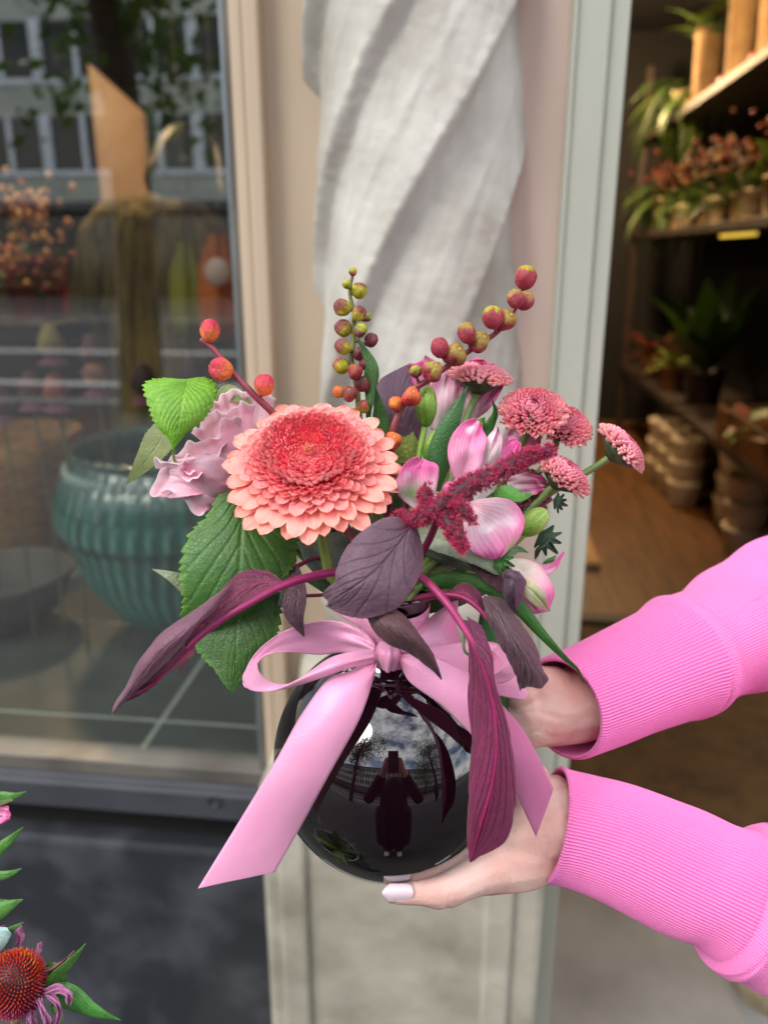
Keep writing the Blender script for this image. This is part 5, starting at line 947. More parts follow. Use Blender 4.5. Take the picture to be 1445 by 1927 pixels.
pet(al3, [[(975, 1085, -46), (1000, 1092, -54), (1022, 1112, -54), (1033, 1148, -44)], [(972, 1095, -48), (995, 1108, -58), (1015, 1128, -56), (1034, 1150, -44)], [(970, 1105, -46), (990, 1125, -52), (1010, 1142, -50), (1033, 1151, -44)]], acol(H('#eef0c0'), H('#c8d890'), None, None, .75, 22, gt, H('#f2b0cc')), 22, .3)
pet(al3, [[(970, 1100, -40), (972, 1128, -42), (985, 1150, -42), (1005, 1157, -40)], [(972, 1098, -42), (990, 1125, -48), (1005, 1145, -46), (1018, 1154, -40)], [(978, 1098, -40), (1000, 1120, -44), (1018, 1138, -42), (1030, 1150, -40)]], acol(H('#f5d0dc'), H('#f29cc4'), None, None, 0, 23), 23, .5)
pet(al3, [[(985, 1058, -26), (1010, 1062, -28), (1040, 1058, -30), (1060, 1037, -30)], [(995, 1068, -28), (1018, 1072, -34), (1042, 1064, -34), (1061, 1038, -30)], [(1010, 1080, -28), (1025, 1084, -32), (1045, 1072, -32), (1060, 1042, -30)]], acol(H('#f4c0d8'), H('#ee70b0'), None, None, 0, 24), 24, .4)
blade(al3, [(1022, 1062, -26), (1035, 1056, -27), (1046, 1045, -27)], [3, 6, .5], H('#5c8a4a'), H('#7a9a5a'))
stem_to_mouth(al3, (953, 1053, -34), [2.4, 1.8, 1.8, 1.8], H('#a8b878'), [(900, 1075, -26), (830, 1110, -26)], jit=(30, 0))
bud(al3, 1003, 983, -36, .0068, .0098, (.75, .7, .2), 3, [H('#7fb03a'), H('#a8cc5a'), H('#d8e0a0')])
tube('stem', [(988, 1003, -36), (960, 1030, -30), (880, 1080, -20), (mo[0] + 25, mo[1], mo[2])], [1.8, 1.5, 1.5], m_stem, al3, H('#7fa044'), 30, 8)
blade(al3, [(778, 1100, -30), (840, 1092, -40), (904, 1098, -46), (972, 1140, -50), (1015, 1188, -50), (1062, 1238, -48), (1088, 1262, -46), (1097, 1284, -44)], [10, 16, 14, 15, 13, 7, 3, .5], H('#2f5f20'), H('#3f7a2a'))
blade(al3, [(925, 935, -34), (950, 925, -40), (978, 935, -42), (1003, 929, -40)], [4, 13, 12, .5], H('#4c8a3a'), H('#6aa84a'), None, .2, -.4)
blade(al3, [(915, 1150, -6), (918, 1200, -10), (925, 1250, -12), (945, 1330, 0), (960, 1345, 4)], [12, 24, 22, 22, 2], H('#2f6a2a'), H('#3a7a34'))
def lobed(parent, px, py, o, s, rot, cs, name='leaf'):
    V = [(0, 0), (.25, .1), (.7, .35), (.45, .4), (.9, .75), (.5, .62), (.55, 1.0), (.3, .75), (.1, 1.3), (-.05, .8), (-.35, 1.05), (-.3, .65), (-.7, .7), (-.4, .4), (-.65, .2), (-.25, .1)]
    ca, sa = math.cos(rot), math.sin(rot); P_ = spl([(a, b_, 0) for a, b_ in V + [V[0]]], 90); Q = np.array([p(px + s * (a * ca - b_ * sa), py - s * (a * sa + b_ * ca), o - 5 * math.sin(b_ * 2.5) + 2 * a * a) for a, b_, _ in P_])
    c = p(px + s * .45 * -sa, py - s * .45 * ca, o - 3); V2 = np.vstack([Q, c]); n = len(Q)
    ob = raw(name, V2, [(i, (i + 1) % n, n) for i in range(n)], m_leafg, parent, col=np.broadcast_to(cs, (n + 1, 3))); mm = ob.modifiers.new('t', 'SOLIDIFY'); mm.thickness = .0004; return ob
lobed(al3, 1016, 1000, -22, 42, -2.4, H('#3f5a40')); lobed(al3, 1040, 940, -26, 24, -1.9, H('#3a5540')); lobed(al3, 930, 1045, -54, 34, -2.0, H('#4f8a3a'))
tube('curled_leaf', [(1036, 1010, -24), (1022, 1028, -26), (1010, 1035, -26), (1007, 1052, -24)], [1.2, 1.3, 1.0, .5], m_leafg, al3, H('#3f5540'), 16, 6)
tube('tendril', [(880, 1185, -70), (872, 1200, -72), (874, 1225, -74), (884, 1234, -72)], [.9, .9, .8, .6], m_stem, al3, H('#5f7a4a'), 16, 6)

# ================================================================ RIBBON BOW
m_rib = M_('satin_ribbon', H('#eda2c6'), .33, H('#e898be'), 30, .18, 1100, sheen=.3, spec=.45, stretch=(1, 1, 1))
bsdf = m_rib.node_tree.nodes['Principled BSDF']; bsdf.inputs['Anisotropic'].default_value = .7; bsdf.inputs['Metallic'].default_value = .1
bow = thing('ribbon_bow', 'wide pink satin ribbon tied in a bow round the neck of the vase', 'ribbon bow', p(733, 1235, -46))
def rsaw(k): return lambda V: .012 * (np.sin(V * k * 6.28) > 0)
def rib(name, curves, nv=240, nu=17, disp=None, k=60, lin=False): return sheet(name, curves, nu, nv, m_rib, bow, H('#e08abb'), disp or (lambda U, V: .35 * wob(U, V, 3, .6) + .7 * np.exp(-(V / .09) ** 2) * np.sin(U * 24 + 1)), (lambda V: .010 * (np.round(V * (nv - 1)) % 2)), .28, lin=lin)
def O(l, m=7): return [on(*q, m) for q in l]
# knot
kc = p(733, 1235, -50)
kn = [[(708, 1225, -46), (704, 1240, -48), (712, 1258, -46)], [(716, 1208, -52), (716, 1232, -58), (722, 1262, -52)], [(730, 1206, -56), (734, 1234, -62), (734, 1264, -56)], [(745, 1208, -52), (750, 1232, -58), (747, 1262, -52)], [(750, 1214, -46), (760, 1235, -48), (752, 1258, -46)]]
rib('knot', kn, 60, 51, lambda U, V: .7 * np.sin(U * 11 + V * 3) + .35 * np.sin(U * 27 + 2 * V) - 1.2 * np.exp(-((U - .62 + .1 * V) / .035) ** 2))
# left tail
rib('tail', [O([(697, 1240, -50), (660, 1262, -54), (621, 1275, -60), (569, 1342, -64), (517, 1435, -62), (456, 1537, -58), (373, 1672, -56)], 6), O([(704, 1247, -52), (690, 1265, -60), (648, 1310, -68), (614, 1370, -71), (566, 1450, -68), (515, 1545, -61), (445, 1656, -57)], 8), O([(709, 1250, -52), (703, 1275, -58), (680, 1345, -66), (619, 1458, -66), (563, 1560, -56), (517, 1641, -54)], 6)], 280, 21)
# right tail, passes behind the hanging leaf
m_rib_shaded = M_('ribbon_reverse_shaded', H('#c8709a'), .6, H('#bc6690'), 30, .15, 900, sheen=.3)  # matt reverse of the satin, its darker pink also carries the tail's shade
rib('tail', [O([(752, 1250, -52), (771, 1282, -58), (832, 1327, -64), (889, 1384, -62), (915, 1410, -60)], 6), O([(752, 1240, -56), (790, 1258, -62), (845, 1295, -67), (892, 1330, -64), (930, 1368, -62)], 9), O([(752, 1230, -54), (800, 1231, -60), (850, 1250, -62), (890, 1272, -60), (940, 1322, -60)], 6)], 120, 21, lambda U, V: .5 * np.sin(U * 5 + V * 3) * (1 - V) + .3 * wob(U, V, 5, .6))
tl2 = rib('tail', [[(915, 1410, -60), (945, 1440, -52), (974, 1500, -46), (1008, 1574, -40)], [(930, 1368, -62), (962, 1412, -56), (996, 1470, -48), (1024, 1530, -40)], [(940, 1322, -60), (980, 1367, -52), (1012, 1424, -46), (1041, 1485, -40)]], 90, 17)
tl2.data.materials[0] = m_rib_shaded; tl2['label'] = 'matt reverse side of the ribbon tail, shade put into its dusty rose colour'
# left loop, back band then front band
rib('loop', [[(706, 1212, -46), (690, 1192, -44), (650, 1171, -42), (600, 1169, -40), (555, 1180, -36), (517, 1198, -32), (482, 1228, -30), (462, 1262, -34), (457, 1286, -38)], [(706, 1222, -50), (680, 1208, -46), (640, 1198, -40), (595, 1196, -34), (550, 1206, -32), (515, 1218, -30), (488, 1240, -30), (474, 1270, -36), (466, 1292, -40)], [(706, 1232, -50), (680, 1232, -42), (645, 1228, -36), (600, 1232, -32), (560, 1228, -30), (520, 1228, -30), (492, 1236, -30), (482, 1256, -34), (480, 1262, -36)]], 120, 21, lambda U, V: 1.0 * np.exp(-((V - .15) / .12) ** 2) * np.sin(U * 14) + .4 * wob(U, V, 8, .8))
rib('loop', [[(457, 1280, -38), (462, 1292, -46), (476, 1300, -54), (498, 1302, -58), (523, 1299, -60), (560, 1290, -62), (598, 1278, -64), (651, 1259, -60), (703, 1247, -54)], [(462, 1262, -36), (474, 1280, -48), (496, 1291, -56), (523, 1294, -60), (570, 1276, -66), (625, 1254, -66), (665, 1244, -62), (704, 1236, -56)], [(484, 1244, -32), (488, 1264, -42), (503, 1279, -52), (523, 1287, -58), (546, 1286, -60), (585, 1262, -62), (621, 1238, -60), (660, 1227, -58), (704, 1222, -54)]], 130, 17, lambda U, V: .5 * np.exp(-((V - .93) / .1) ** 2) * np.sin(U * 16))
# right loop
rib('loop', [[(754, 1218, -50), (800, 1216, -50), (850, 1210, -46), (900, 1207, -42), (935, 1212, -38), (958, 1232, -36), (975, 1262, -36), (992, 1304, -36)], [(754, 1224, -54), (800, 1232, -54), (850, 1245, -50), (895, 1255, -46), (930, 1262, -42), (955, 1276, -40), (975, 1292, -38), (990, 1310, -36)], [(754, 1232, -52), (800, 1246, -52), (850, 1268, -50), (890, 1290, -46), (920, 1304, -42), (950, 1312, -40), (972, 1315, -38), (986, 1316, -36)]], 120, 21, lambda U, V: .6 * np.exp(-((V - .1) / .1) ** 2) * np.sin(U * 14) + .9 * np.sin(V * 7) * (U - .5))
rib('loop', [[(925, 1208, -34), (955, 1225, -44), (968, 1250, -50), (968, 1272, -50), (950, 1284, -50), (925, 1286, -48), (900, 1284, -46)], [(915, 1214, -34), (935, 1235, -46), (942, 1250, -50), (938, 1262, -52), (925, 1270, -50), (910, 1272, -48), (895, 1270, -46)]], 60, 11)
# bands round the neck
rib('neck_band', [[(708, 1215, -40), (690, 1190, -36), (650, 1165, -28), (612, 1140, -20)], [(720, 1210, -42), (705, 1180, -40), (680, 1150, -32), (650, 1120, -22)], [(735, 1208, -44), (725, 1180, -44), (715, 1150, -38), (700, 1125, -26)]], 50, 21)
rib('neck_band', [[(748, 1210, -46), (770, 1195, -42), (800, 1170, -34), (845, 1135, -22), (862, 1128, -16)], [(752, 1222, -46), (790, 1200, -46), (830, 1180, -40), (860, 1165, -26)], [(756, 1230, -46), (800, 1222, -46), (840, 1216, -42), (866, 1208, -28)]], 50, 21, lambda U, V: .8 * np.sin(U * 7))
lathe('neck_wrap', [(.0192, .148), (.0196, .152), (.0194, .160), (.0198, .166), (.0192, .1665)], vz0, m_rib, bow, 60, rmod=lambda T_, Z: .0004 * np.sin(T_ * 5))
# ================================================================ PERSON HOLDING THE VASE
def pr(px, py, o, rpx):  # point and radius (px at that depth) in world units
    return (Vector(p(px, py, o)), rpx * (D0 + o / 1000) / F)
def cw(x, y, d):  # camera-right, camera-up, depth in metres -> world
    return Vector(C0 + RT * x + UP * y + FW * d)
HX = C0 + RT * .60 + FW * .50     # the holder's place, projected to the ground
hx, hy = HX[0], HX[1]
ho = thing('person', 'person in a bright pink knitted sweater holding the black vase out in both hands', 'person', (hx, hy, 0))
rw = np.array([RT[0], RT[1], 0]); rw /= np.linalg.norm(rw); fwh = np.array([FW[0], FW[1], 0]); fwh /= np.linalg.norm(fwh)
def hb(a, b, z): q = np.array([hx, hy, 0]) + rw * a + fwh * b; return Vector((q[0], q[1], z))
SHN, SHF = hb(-.02, -.17, 1.36), hb(-.02, .17, 1.36)
ELN, ELF = Vector(p(2050, 1980, -40)), Vector(p(1960, 900, 190))
WN, WF = pr(1075, 1552, -4, 78), pr(1075, 1330, 22, 72)
def vs(y, ph, ex=.008):   # a point wrapped round the vase: y mm below the centre, ph degrees from camera-right towards the back
    r = math.sqrt(max((VR + ex) ** 2 - (y / 1000) ** 2, 1e-5)); return Vector(VC + RT * (r * math.cos(R(ph))) - UP * (y / 1000) + FW * (r * math.sin(R(ph))))
ch = []
# near (left) hand: wrist, palm and heel
ch.append([(ELN, .038), (Vector(p(1500, 1730, -14)), .040), pr(1200, 1600, -6, 88), WN, pr(1030, 1556, -6, 80)])
ch.append([pr(1040, 1520, 4, 62), pr(1000, 1530, 8, 60), pr(965, 1540, 14, 52), pr(945, 1530, 24, 40)])
ch.append([pr(1030, 1590, -8, 62), pr(985, 1608, -10, 66), pr(940, 1618, -10, 62), pr(905, 1632, -12, 52)])
ch.append([pr(1035, 1555, -6, 80), pr(985, 1570, -6, 74), pr(945, 1580, -4, 66), pr(915, 1600, -4, 52)])
ch.append([pr(1045, 1500, 0, 36), pr(1020, 1502, 4, 34), pr(985, 1512, 10, 32)])
# thumb with its two bends
ch.append([pr(930, 1622, -14, 56), pr(885, 1641, -22, 47), pr(850, 1662, -28, 41), pr(826, 1673, -31, 37)])
ch.append([pr(826, 1674, -31, 36.5), pr(800, 1674, -34, 30), pr(776, 1676, -36, 26.5), pr(752, 1679, -37, 23), pr(735, 1680, -37, 17)])
ch.append([pr(847, 1688, -31, 22), pr(840, 1692, -32, 18)])
# fingers of the near hand round the underside and back of the vase
for y, phs, r_, ex in [(60, (2, 30, 62, 88), .0085, .008), (45, (0, 30, 66, 98), .0090, .009), (30, (0, 30, 66, 100), .0088, .009), (15, (2, 28, 60, 86), .0078, .009)]:
    ch.append([(vs(y, phs[0], ex + .006), r_ * 1.25), (vs(y, phs[1], ex + .002), r_ * 1.08), (vs(y, (phs[1] + phs[2]) / 2, ex), r_), (vs(y, phs[2], ex), r_ * .95), (vs(y, phs[3], ex), r_ * .82)])
    ch.append([pr(975, 1548, 16, 44), (vs(y, phs[0], ex + .006), r_ * 1.3)])
# far (right) hand
ch.append([(ELF, .036), (Vector(p(1500, 1130, 130)), .038), pr(1200, 1270, 52, 84), WF, pr(1035, 1336, 18, 70)])
ch.append([pr(1040, 1300, 16, 48), pr(1000, 1300, 16, 48), pr(965, 1300, 22, 44)])
ch.append([pr(1040, 1350, 12, 52), pr(1000, 1352, 12, 54), pr(962, 1350, 18, 48)])
ch.append([pr(1020, 1368, 14, 30), pr(985, 1372, 14, 30), pr(960, 1376, 22, 26)])
for y, phs, r_, ex in [(-50, (5, 35, 68, 95), .0080, .009), (-37, (4, 34, 68, 100), .0088, .009), (-23, (4, 34, 66, 96), .0086, .009), (-10, (6, 34, 62, 84), .0074, .009)]:
    ch.append([(vs(y, phs[0], ex + .006), r_ * 1.25), (vs(y, phs[1], ex + .002), r_ * 1.08), (vs(y, (phs[1] + phs[2]) / 2, ex), r_), (vs(y, phs[2], ex), r_ * .95), (vs(y, phs[3], ex), r_ * .82)])
    ch.append([pr(985, 1330, 22, 40), (vs(y, phs[0], ex + .006), r_ * 1.3)])
ch.append([pr(1010, 1290, 10, 32), pr(975, 1262, 0, 28), pr(948, 1245, -8, 26), pr(925, 1236, -14, 22)])
V1 = blob('hands_tmp', ch, m_skin, None, .0013, 9)
_co = np.zeros(len(V1.data.vertices) * 3); V1.data.vertices.foreach_get('co', _co); _co = _co.reshape(-1, 3); _no = np.zeros_like(_co).ravel(); V1.data.vertices.foreach_get('normal', _no); _no = _no.reshape(-1, 3)
_px = _co - C0; _z = _px @ FW; _X = PW / 2 + F * (_px @ RT) / _z; _Y = PH / 2 - F * (_px @ UP) / _z; _fr = (_no @ FW) < .3
def crease(line, dep, wd=4.0):
    global _co
    L2 = spl([(a, b, 0) for a, b in line], 30)[:, :2]; d = np.min(np.hypot(_X[:, None] - L2[None, :, 0], _Y[:, None] - L2[None, :, 1]), 1) if False else np.full(len(_X), 1e9)
    for q in L2: d = np.minimum(d, np.hypot(_X - q[0], _Y - q[1]))
    _co = _co - _no * ((dep / 1000) * np.exp(-(d / wd) ** 2) * _fr)[:, None]
for ln, dp in [([(838, 1668), (846, 1688), (844, 1712)], .8), ([(828, 1662), (834, 1680), (832, 1706)], .45), ([(852, 1672), (858, 1690), (856, 1706)], .4), ([(796, 1652), (800, 1668), (797, 1690)], .35), ([(805, 1655), (809, 1672), (806, 1692)], .3), ([(900, 1600), (930, 1572), (975, 1548), (1010, 1520)], .5), ([(975, 1345), (1010, 1340), (1050, 1352)], .5), ([(970, 1385), (1010, 1378), (1045, 1388)], .5), ([(985, 1300), (1020, 1296), (1060, 1310)], .4), ([(1020, 1560), (1030, 1600), (1022, 1640)], .5)]: crease(ln, dp)
V1.data.vertices.foreach_set('co', _co.ravel())
# head, neck, upper body under the sweater, legs
hd = hb(.0, 0, 1.53)
fa = -rw  # the holder looks camera-left
def hp(f, s, z): q = np.array(hd) + fa * f + fwh * s; return Vector((q[0], q[1], hd.z + z))
cb = [[(hp(-.005, 0, .03), .078), (hp(.01, 0, .0), .074), (hp(.025, 0, -.045), .052)], [(hp(-.01, 0, -.05), .052), (hb(0, 0, 1.36), .056)], [(hp(.075, 0, .005), .008), (hp(.098, 0, -.022), .012)], [(hp(.085, -.014, -.024), .008), (hp(.085, .014, -.024), .008)],
      [(hp(.072, -.018, -.052), .008), (hp(.08, 0, -.052), .009), (hp(.072, .018, -.052), .008)], [(hp(.062, 0, -.085), .018)], [(hp(-.01, -.078, 0), .014), (hp(-.01, -.08, -.03), .010)], [(hp(-.01, .078, 0), .014), (hp(-.01, .08, -.03), .010)],
      [(hb(0, 0, 1.3), .09), (hb(0, 0, 1.1), .1), (hb(0, 0, .9), .11)], [(SHN, .045), (SHF, .045)], [(SHN, .042), (ELN, .036)], [(SHF, .042), (ELF, .036)]]
for s in (-.09, .09): cb.append([(hb(0, s, .88), .085), (hb(0, s, .48), .055), (hb(.02, s, .10), .038), (hb(-.06, s, .04), .036), (hb(-.14, s, .03), .028)])
V2 = blob('body_tmp', cb, m_skin, None, .008, 3)
# one mesh
me = bpy.data.meshes.new('body'); bm = bmesh.new(); bm.from_mesh(V1.data); bm.from_mesh(V2.data); bm.to_mesh(me); bm.free()
for f in me.polygons: f.use_smooth = True
me.transform(MW[ho].inverted()); me.materials.clear(); me.materials.append(m_skin)
bpy.data.objects.remove(V1); bpy.data.objects.remove(V2); body = bpy.data.objects.new('body', me); link(body, ho); MW[body] = MW[ho]
nm = m_skin.node_tree; bs = nm.nodes['Principled BSDF']
for s in (-.03, .03):
    lathe('eye', [(0, .0115), (.007, .009), (.0115, 0), (.007, -.009), (0, -.0115)], hp(.064, s, .005), M_('eye_white', H('#e8e4e0'), .2), ho, 16)
blob('hair', [[(hp(-.03, 0, .06), .085), (hp(-.05, 0, .0), .082), (hp(-.06, 0, -.08), .06), (hp(-.07, 0, -.18), .045)], [(hp(.02, -.03, .085), .05), (hp(-.03, -.05, .06), .06)], [(hp(.02, .03, .085), .05), (hp(-.03, .05, .06), .06)]], M_('brown_hair', H('#4a3222'), .5, H('#2e1f15'), 60), ho, .007, 3)
# thumb nail
m_nail = M_('nail_varnish', H('#f6dfe6'), .18, H('#f3d8e0'), 40, coat=.7)
def nail():
    A_, N_ = 15, 25; V = []
    for j in range(N_):
        v = j / (N_ - 1)
        for i in range(A_):
            u = i / (A_ - 1) * 2 - 1; x = 778 - 59 * v; hw = 19.5 * (1 - .5 * max(0, (v - .72) / .28) ** 2.2) * (1 - .15 * max(0, (.12 - v) / .12)); y = 1680.5 + hw * u
            o = -44.6 + 3.6 * u * u + (1.5 * (v - .4) ** 2) * 2 - .6 * (1 - v)
            V.append(p(x + (3 * u * u if v > .8 else -2.5 * u * u if v < .1 else 0), y, o))
    o = raw('nail', np.array(V), gridfaces(A_, N_, flip=True), m_nail, ho); m = o.modifiers.new('t', 'SOLIDIFY'); m.thickness = .0006; return o
nail()
# ---- sweater
m_knit = bpy.data.materials.new('pink_knit'); m_knit.use_nodes = True; t_ = m_knit.node_tree; N = t_.nodes; K = t_.links.new; b = N['Principled BSDF']
b.inputs['Roughness'].default_value = .85; b.inputs['Sheen Weight'].default_value = .35; b.inputs['Specular IOR Level'].default_value = .2; b.inputs['Sheen Tint'].default_value = (1, .6, .85, 1)
tcn = N.new('ShaderNodeTexCoord'); n1 = N.new('ShaderNodeTexNoise'); n1.inputs['Scale'].default_value = 700; n1.inputs['Detail'].default_value = 3; K(tcn.outputs['Object'], n1.inputs[0])
at = N.new('ShaderNodeAttribute'); at.attribute_name = 'col'; K(at.outputs['Color'], b.inputs['Base Color'])
bn = N.new('ShaderNodeBump'); bn.inputs['Strength'].default_value = .55; bn.inputs['Distance'].default_value = .0006; K(n1.outputs['Fac'], bn.inputs['Height']); K(bn.outputs[0], b.inputs['Normal'])
PK, PKd = H('#f286c2'), H('#d95ba4')
def sleeve(name, path, rpx, ncuff, seed, fold, ribs=86, tilt=0):
    """path (px,py,o); rpx radii in px at those points; first part (to index ncuff) is ribbed cuff"""
    NV = 300; P4 = spl(np.array([list(q[:3]) + [r_] for q, r_ in zip(path, rpx)], float), NV); W_ = np.array([p(*q[:3]) for q in P4]); rad = P4[:, 3] * (D0 + P4[:, 2] / 1000) / F
    L_ = np.concatenate([[0], np.cumsum(np.linalg.norm(np.diff(W_, axis=0), axis=1))]); d = np.linalg.norm(P4[:, :2] - np.array(path[ncuff][:2]), axis=1); vc = d.argmin() / (NV - 1)
    seg = 880
    def rm(TH, V):
        cu = ss(vc + .006, vc - .006, V); Lm = np.interp(V, np.linspace(0, 1, NV), L_)
        q = .00040 * np.cos(TH * ribs + 2.0 * np.sin(Lm * 40 + seed) * .35) * cu
        q += -.0011 * np.exp(-((V - vc) / .004) ** 2) + .0016 * np.exp(-((V - vc - .018) / .012) ** 2)
        q += .00022 * np.cos(TH * ribs * 1.4) * (1 - cu)
        q += (.0012 * np.sin(TH * 3 + Lm * 22 + seed) + .0008 * np.sin(TH * 2 - Lm * 35)) * ss(.02, .15, V) * (.5 + .5 * (1 - cu))
        q += -.0010 * ss(.012, 0, V)
        return q + fold(TH, Lm - L_[int(vc * (NV - 1))], cu)
    Vt, Fc, TH, VV = tubegeo(W_, rad, seg, rm, cap=False)
    cu = ss(vc + .006, vc - .006, VV); g = .5 + .5 * np.cos(TH * ribs + 2.0 * np.sin(np.interp(VV, np.linspace(0, 1, NV), L_) * 40 + seed) * .35)
    C = mix(PK, PKd, (1 - g) * .55 * cu + .12 * (1 - cu))
    o = raw(name, Vt, Fc, m_knit, ho, col=C.reshape(-1, 3)); m = o.modifiers.new('thick', 'SOLIDIFY'); m.thickness = .0016; m.offset = -1; return o
def fN(TH, s, cu):
    return (1 - cu) * (.0022 * np.sin(TH * 2 + s * 70) * ss(0, .02, s) + .0030 * np.exp(-((s - .006) / .006) ** 2)) + .0022 * np.exp(-((s + .012) / .01) ** 2) * np.sin(TH * 2 + 1)
def fF(TH, s, cu):
    return (1 - cu) * (.0042 * np.sin(s * 105 + 1.6 * TH) * ss(.03, .10, s) * (.4 + .6 * np.clip(np.sin(TH * 1.0 + .6), 0, 1)) + .0025 * np.sin(s * 60 - 2 * TH) * ss(0, .05, s)) + .0020 * np.exp(-((s) / .008) ** 2)
sleeve('near_sleeve', [(1036, 1549, -4), (1052, 1553, -4), (1096, 1563, -5), (1160, 1583, -7), (1260, 1628, -10), (1378, 1682, -14), (1400, 1693, -14), (1450, 1712, -16), (1560, 1745, -20), (1750, 1840, -30), (2050, 1980, -40)], [106, 103, 104, 108, 114, 122, 136, 150, 158, 170, 190], 5, 1.0, fN, 112)
sleeve('far_sleeve', [(1056, 1333, 8), (1120, 1308, 26), (1180, 1282, 42), (1276, 1242, 66), (1340, 1210, 84), (1445, 1162, 110), (1600, 1070, 140), (1960, 900, 190)], [98, 99, 101, 110, 114, 128, 145, 170], 3, 3.0, fF, 104)
tor = blob('sweater_body', [[(hb(0, 0, 1.36), .085), (hb(0, 0, 1.15), .14), (hb(.01, 0, .95), .15), (hb(.01, 0, .84), .15)], [(hb(0, -.08, 1.22), .09), (hb(0, .08, 1.22), .09), (hb(0, .07, .9), .12), (hb(0, -.07, .9), .12)], [(SHN, .062), (SHF, .062)], [(SHN, .06), (SHN.lerp(ELN, .5), .055), (ELN, .054)], [(SHF, .06), (SHF.lerp(ELF, .5), .055), (ELF, .054)]], m_knit, ho, .007, 5)
a = tor.data.attributes.new('col', 'FLOAT_COLOR', 'POINT'); a.data.foreach_set('color', np.tile(list(PK) + [1], len(tor.data.vertices)))
blob('trousers', [[(hb(0, s, .86), .105), (hb(0, s, .5), .075), (hb(.015, s, .12), .062)] for s in (-.085, .085)] + [[(hb(0, -.07, .92), .1), (hb(0, .07, .92), .1)]], M_('taupe_cloth', H('#8b7c68'), .85, H('#776a58'), 30), ho, .009, 4)
for s in (-.09, .09): blob('shoe', [[(hb(.04, s, .045), .045), (hb(-.06, s, .04), .043), (hb(-.17, s, .035), .036)]], M_('white_paint'), ho, .006, 3)

# ================================================================ PHOTOGRAPHER
ph = thing('person', 'photographer in a long dark coat standing behind the camera, reflected in the vase', 'person', (0, -.42, 0))
fx, fy = -fwh[0], -fwh[1]
def pb(a, b, z): return Vector((a * rw[0] - b * fwh[0], a * rw[1] - b * fwh[1], z))
pc_ = [[(pb(0, .40, 1.60), .082), (pb(0, .39, 1.54), .07)], [(pb(0, .41, 1.5), .05), (pb(0, .43, 1.38), .055)], [(pb(0, .31, 1.56), .014)], [(pb(.20, .42, 1.34), .04), (pb(.25, .3, 1.18), .035), (pb(.07, .09, 1.42), .03), (pb(.05, .06, 1.49), .025)], [(pb(-.20, .42, 1.34), .04), (pb(-.25, .3, 1.18), .035), (pb(-.07, .09, 1.42), .03), (pb(-.05, .06, 1.49), .025)]]
for s in (-.09, .09): pc_.append([(pb(s, .43, .8), .07), (pb(s, .43, .4), .05), (pb(s, .43, .1), .04), (pb(s, .33, .04), .035)])
blob('body', pc_, m_skin, ph, .009, 3)
m_coat = M_('dark_coat', H('#2a1626'), .8, H('#1c0f1a'), 9)
blob('trousers', [[(pb(q, .43, .8), .09), (pb(q, .43, .4), .075), (pb(q, .43, .1), .065)] for q in (-.09, .09)], m_black, ph, .011, 2)
blob('coat', [[(pb(0, .43, 1.33), .14), (pb(0, .43, 1.0), .18), (pb(0, .43, .45), .19)], [(pb(-.14, .43, 1.34), .08), (pb(.14, .43, 1.34), .08)], [(pb(-.09, .43, 1.0), .13), (pb(-.1, .43, .42), .13)], [(pb(.09, .43, 1.0), .13), (pb(.1, .43, .42), .13)], [(pb(.20, .42, 1.34), .065), (pb(.26, .3, 1.17), .06), (pb(.1, .13, 1.37), .045)], [(pb(-.20, .42, 1.34), .065), (pb(-.26, .3, 1.17), .06), (pb(-.1, .13, 1.37), .045)]], m_coat, ph, .011, 4)
blob('hair', [[(pb(0, .43, 1.64), .09), (pb(0, .46, 1.56), .09), (pb(0, .47, 1.42), .07)]], M_('dark_hair', H('#1c1612'), .5), ph, .01, 3)
for s in (-.09, .09): blob('shoe', [[(pb(s, .44, .045), .045), (pb(s, .27, .04), .038)]], M_('white_paint'), ph, .008, 3)
fm = cam.matrix_basis.copy() if False else (Matrix.Translation(CAM) @ cam.rotation_euler.to_matrix().to_4x4())
pg_ = []
v, f = boxgeo(-.038, .038, -.125, .03, .004, .0125); v = [tuple(fm @ Vector(q)) for q in v]
fo2 = raw('smartphone', np.array(v), f, m_black, None, smooth=False, loc=tuple(CAM)); m = fo2.modifiers.new('b', 'BEVEL'); m.width = .003; m.segments = 3
tag(fo2, 'black smartphone held up by the photographer, seen only reflected', 'phone')
ps = blob_p = None
pp = thing('person', 'passer-by in dark clothes on the pavement, tiny in the vase reflection', 'person', (4.2, -4.2, 0))
blob('body', [[(Vector((4.2, -4.2, 1.62)), .095)], [(Vector((4.2, -4.2, 1.5)), .05), (Vector((4.2, -4.2, 1.35)), .1), (Vector((4.2, -4.2, .95)), .14)], [(Vector((4.1, -4.2, .9)), .09), (Vector((4.1, -4.15, .1)), .05)], [(Vector((4.3, -4.2, .9)), .09), (Vector((4.35, -4.3, .1)), .05)], [(Vector((4.0, -4.2, 1.38)), .06), (Vector((3.95, -4.2, .9)), .04)], [(Vector((4.4, -4.2, 1.38)), .06), (Vector((4.45, -4.2, .9)), .04)]], m_coat, pp, .02, 2)

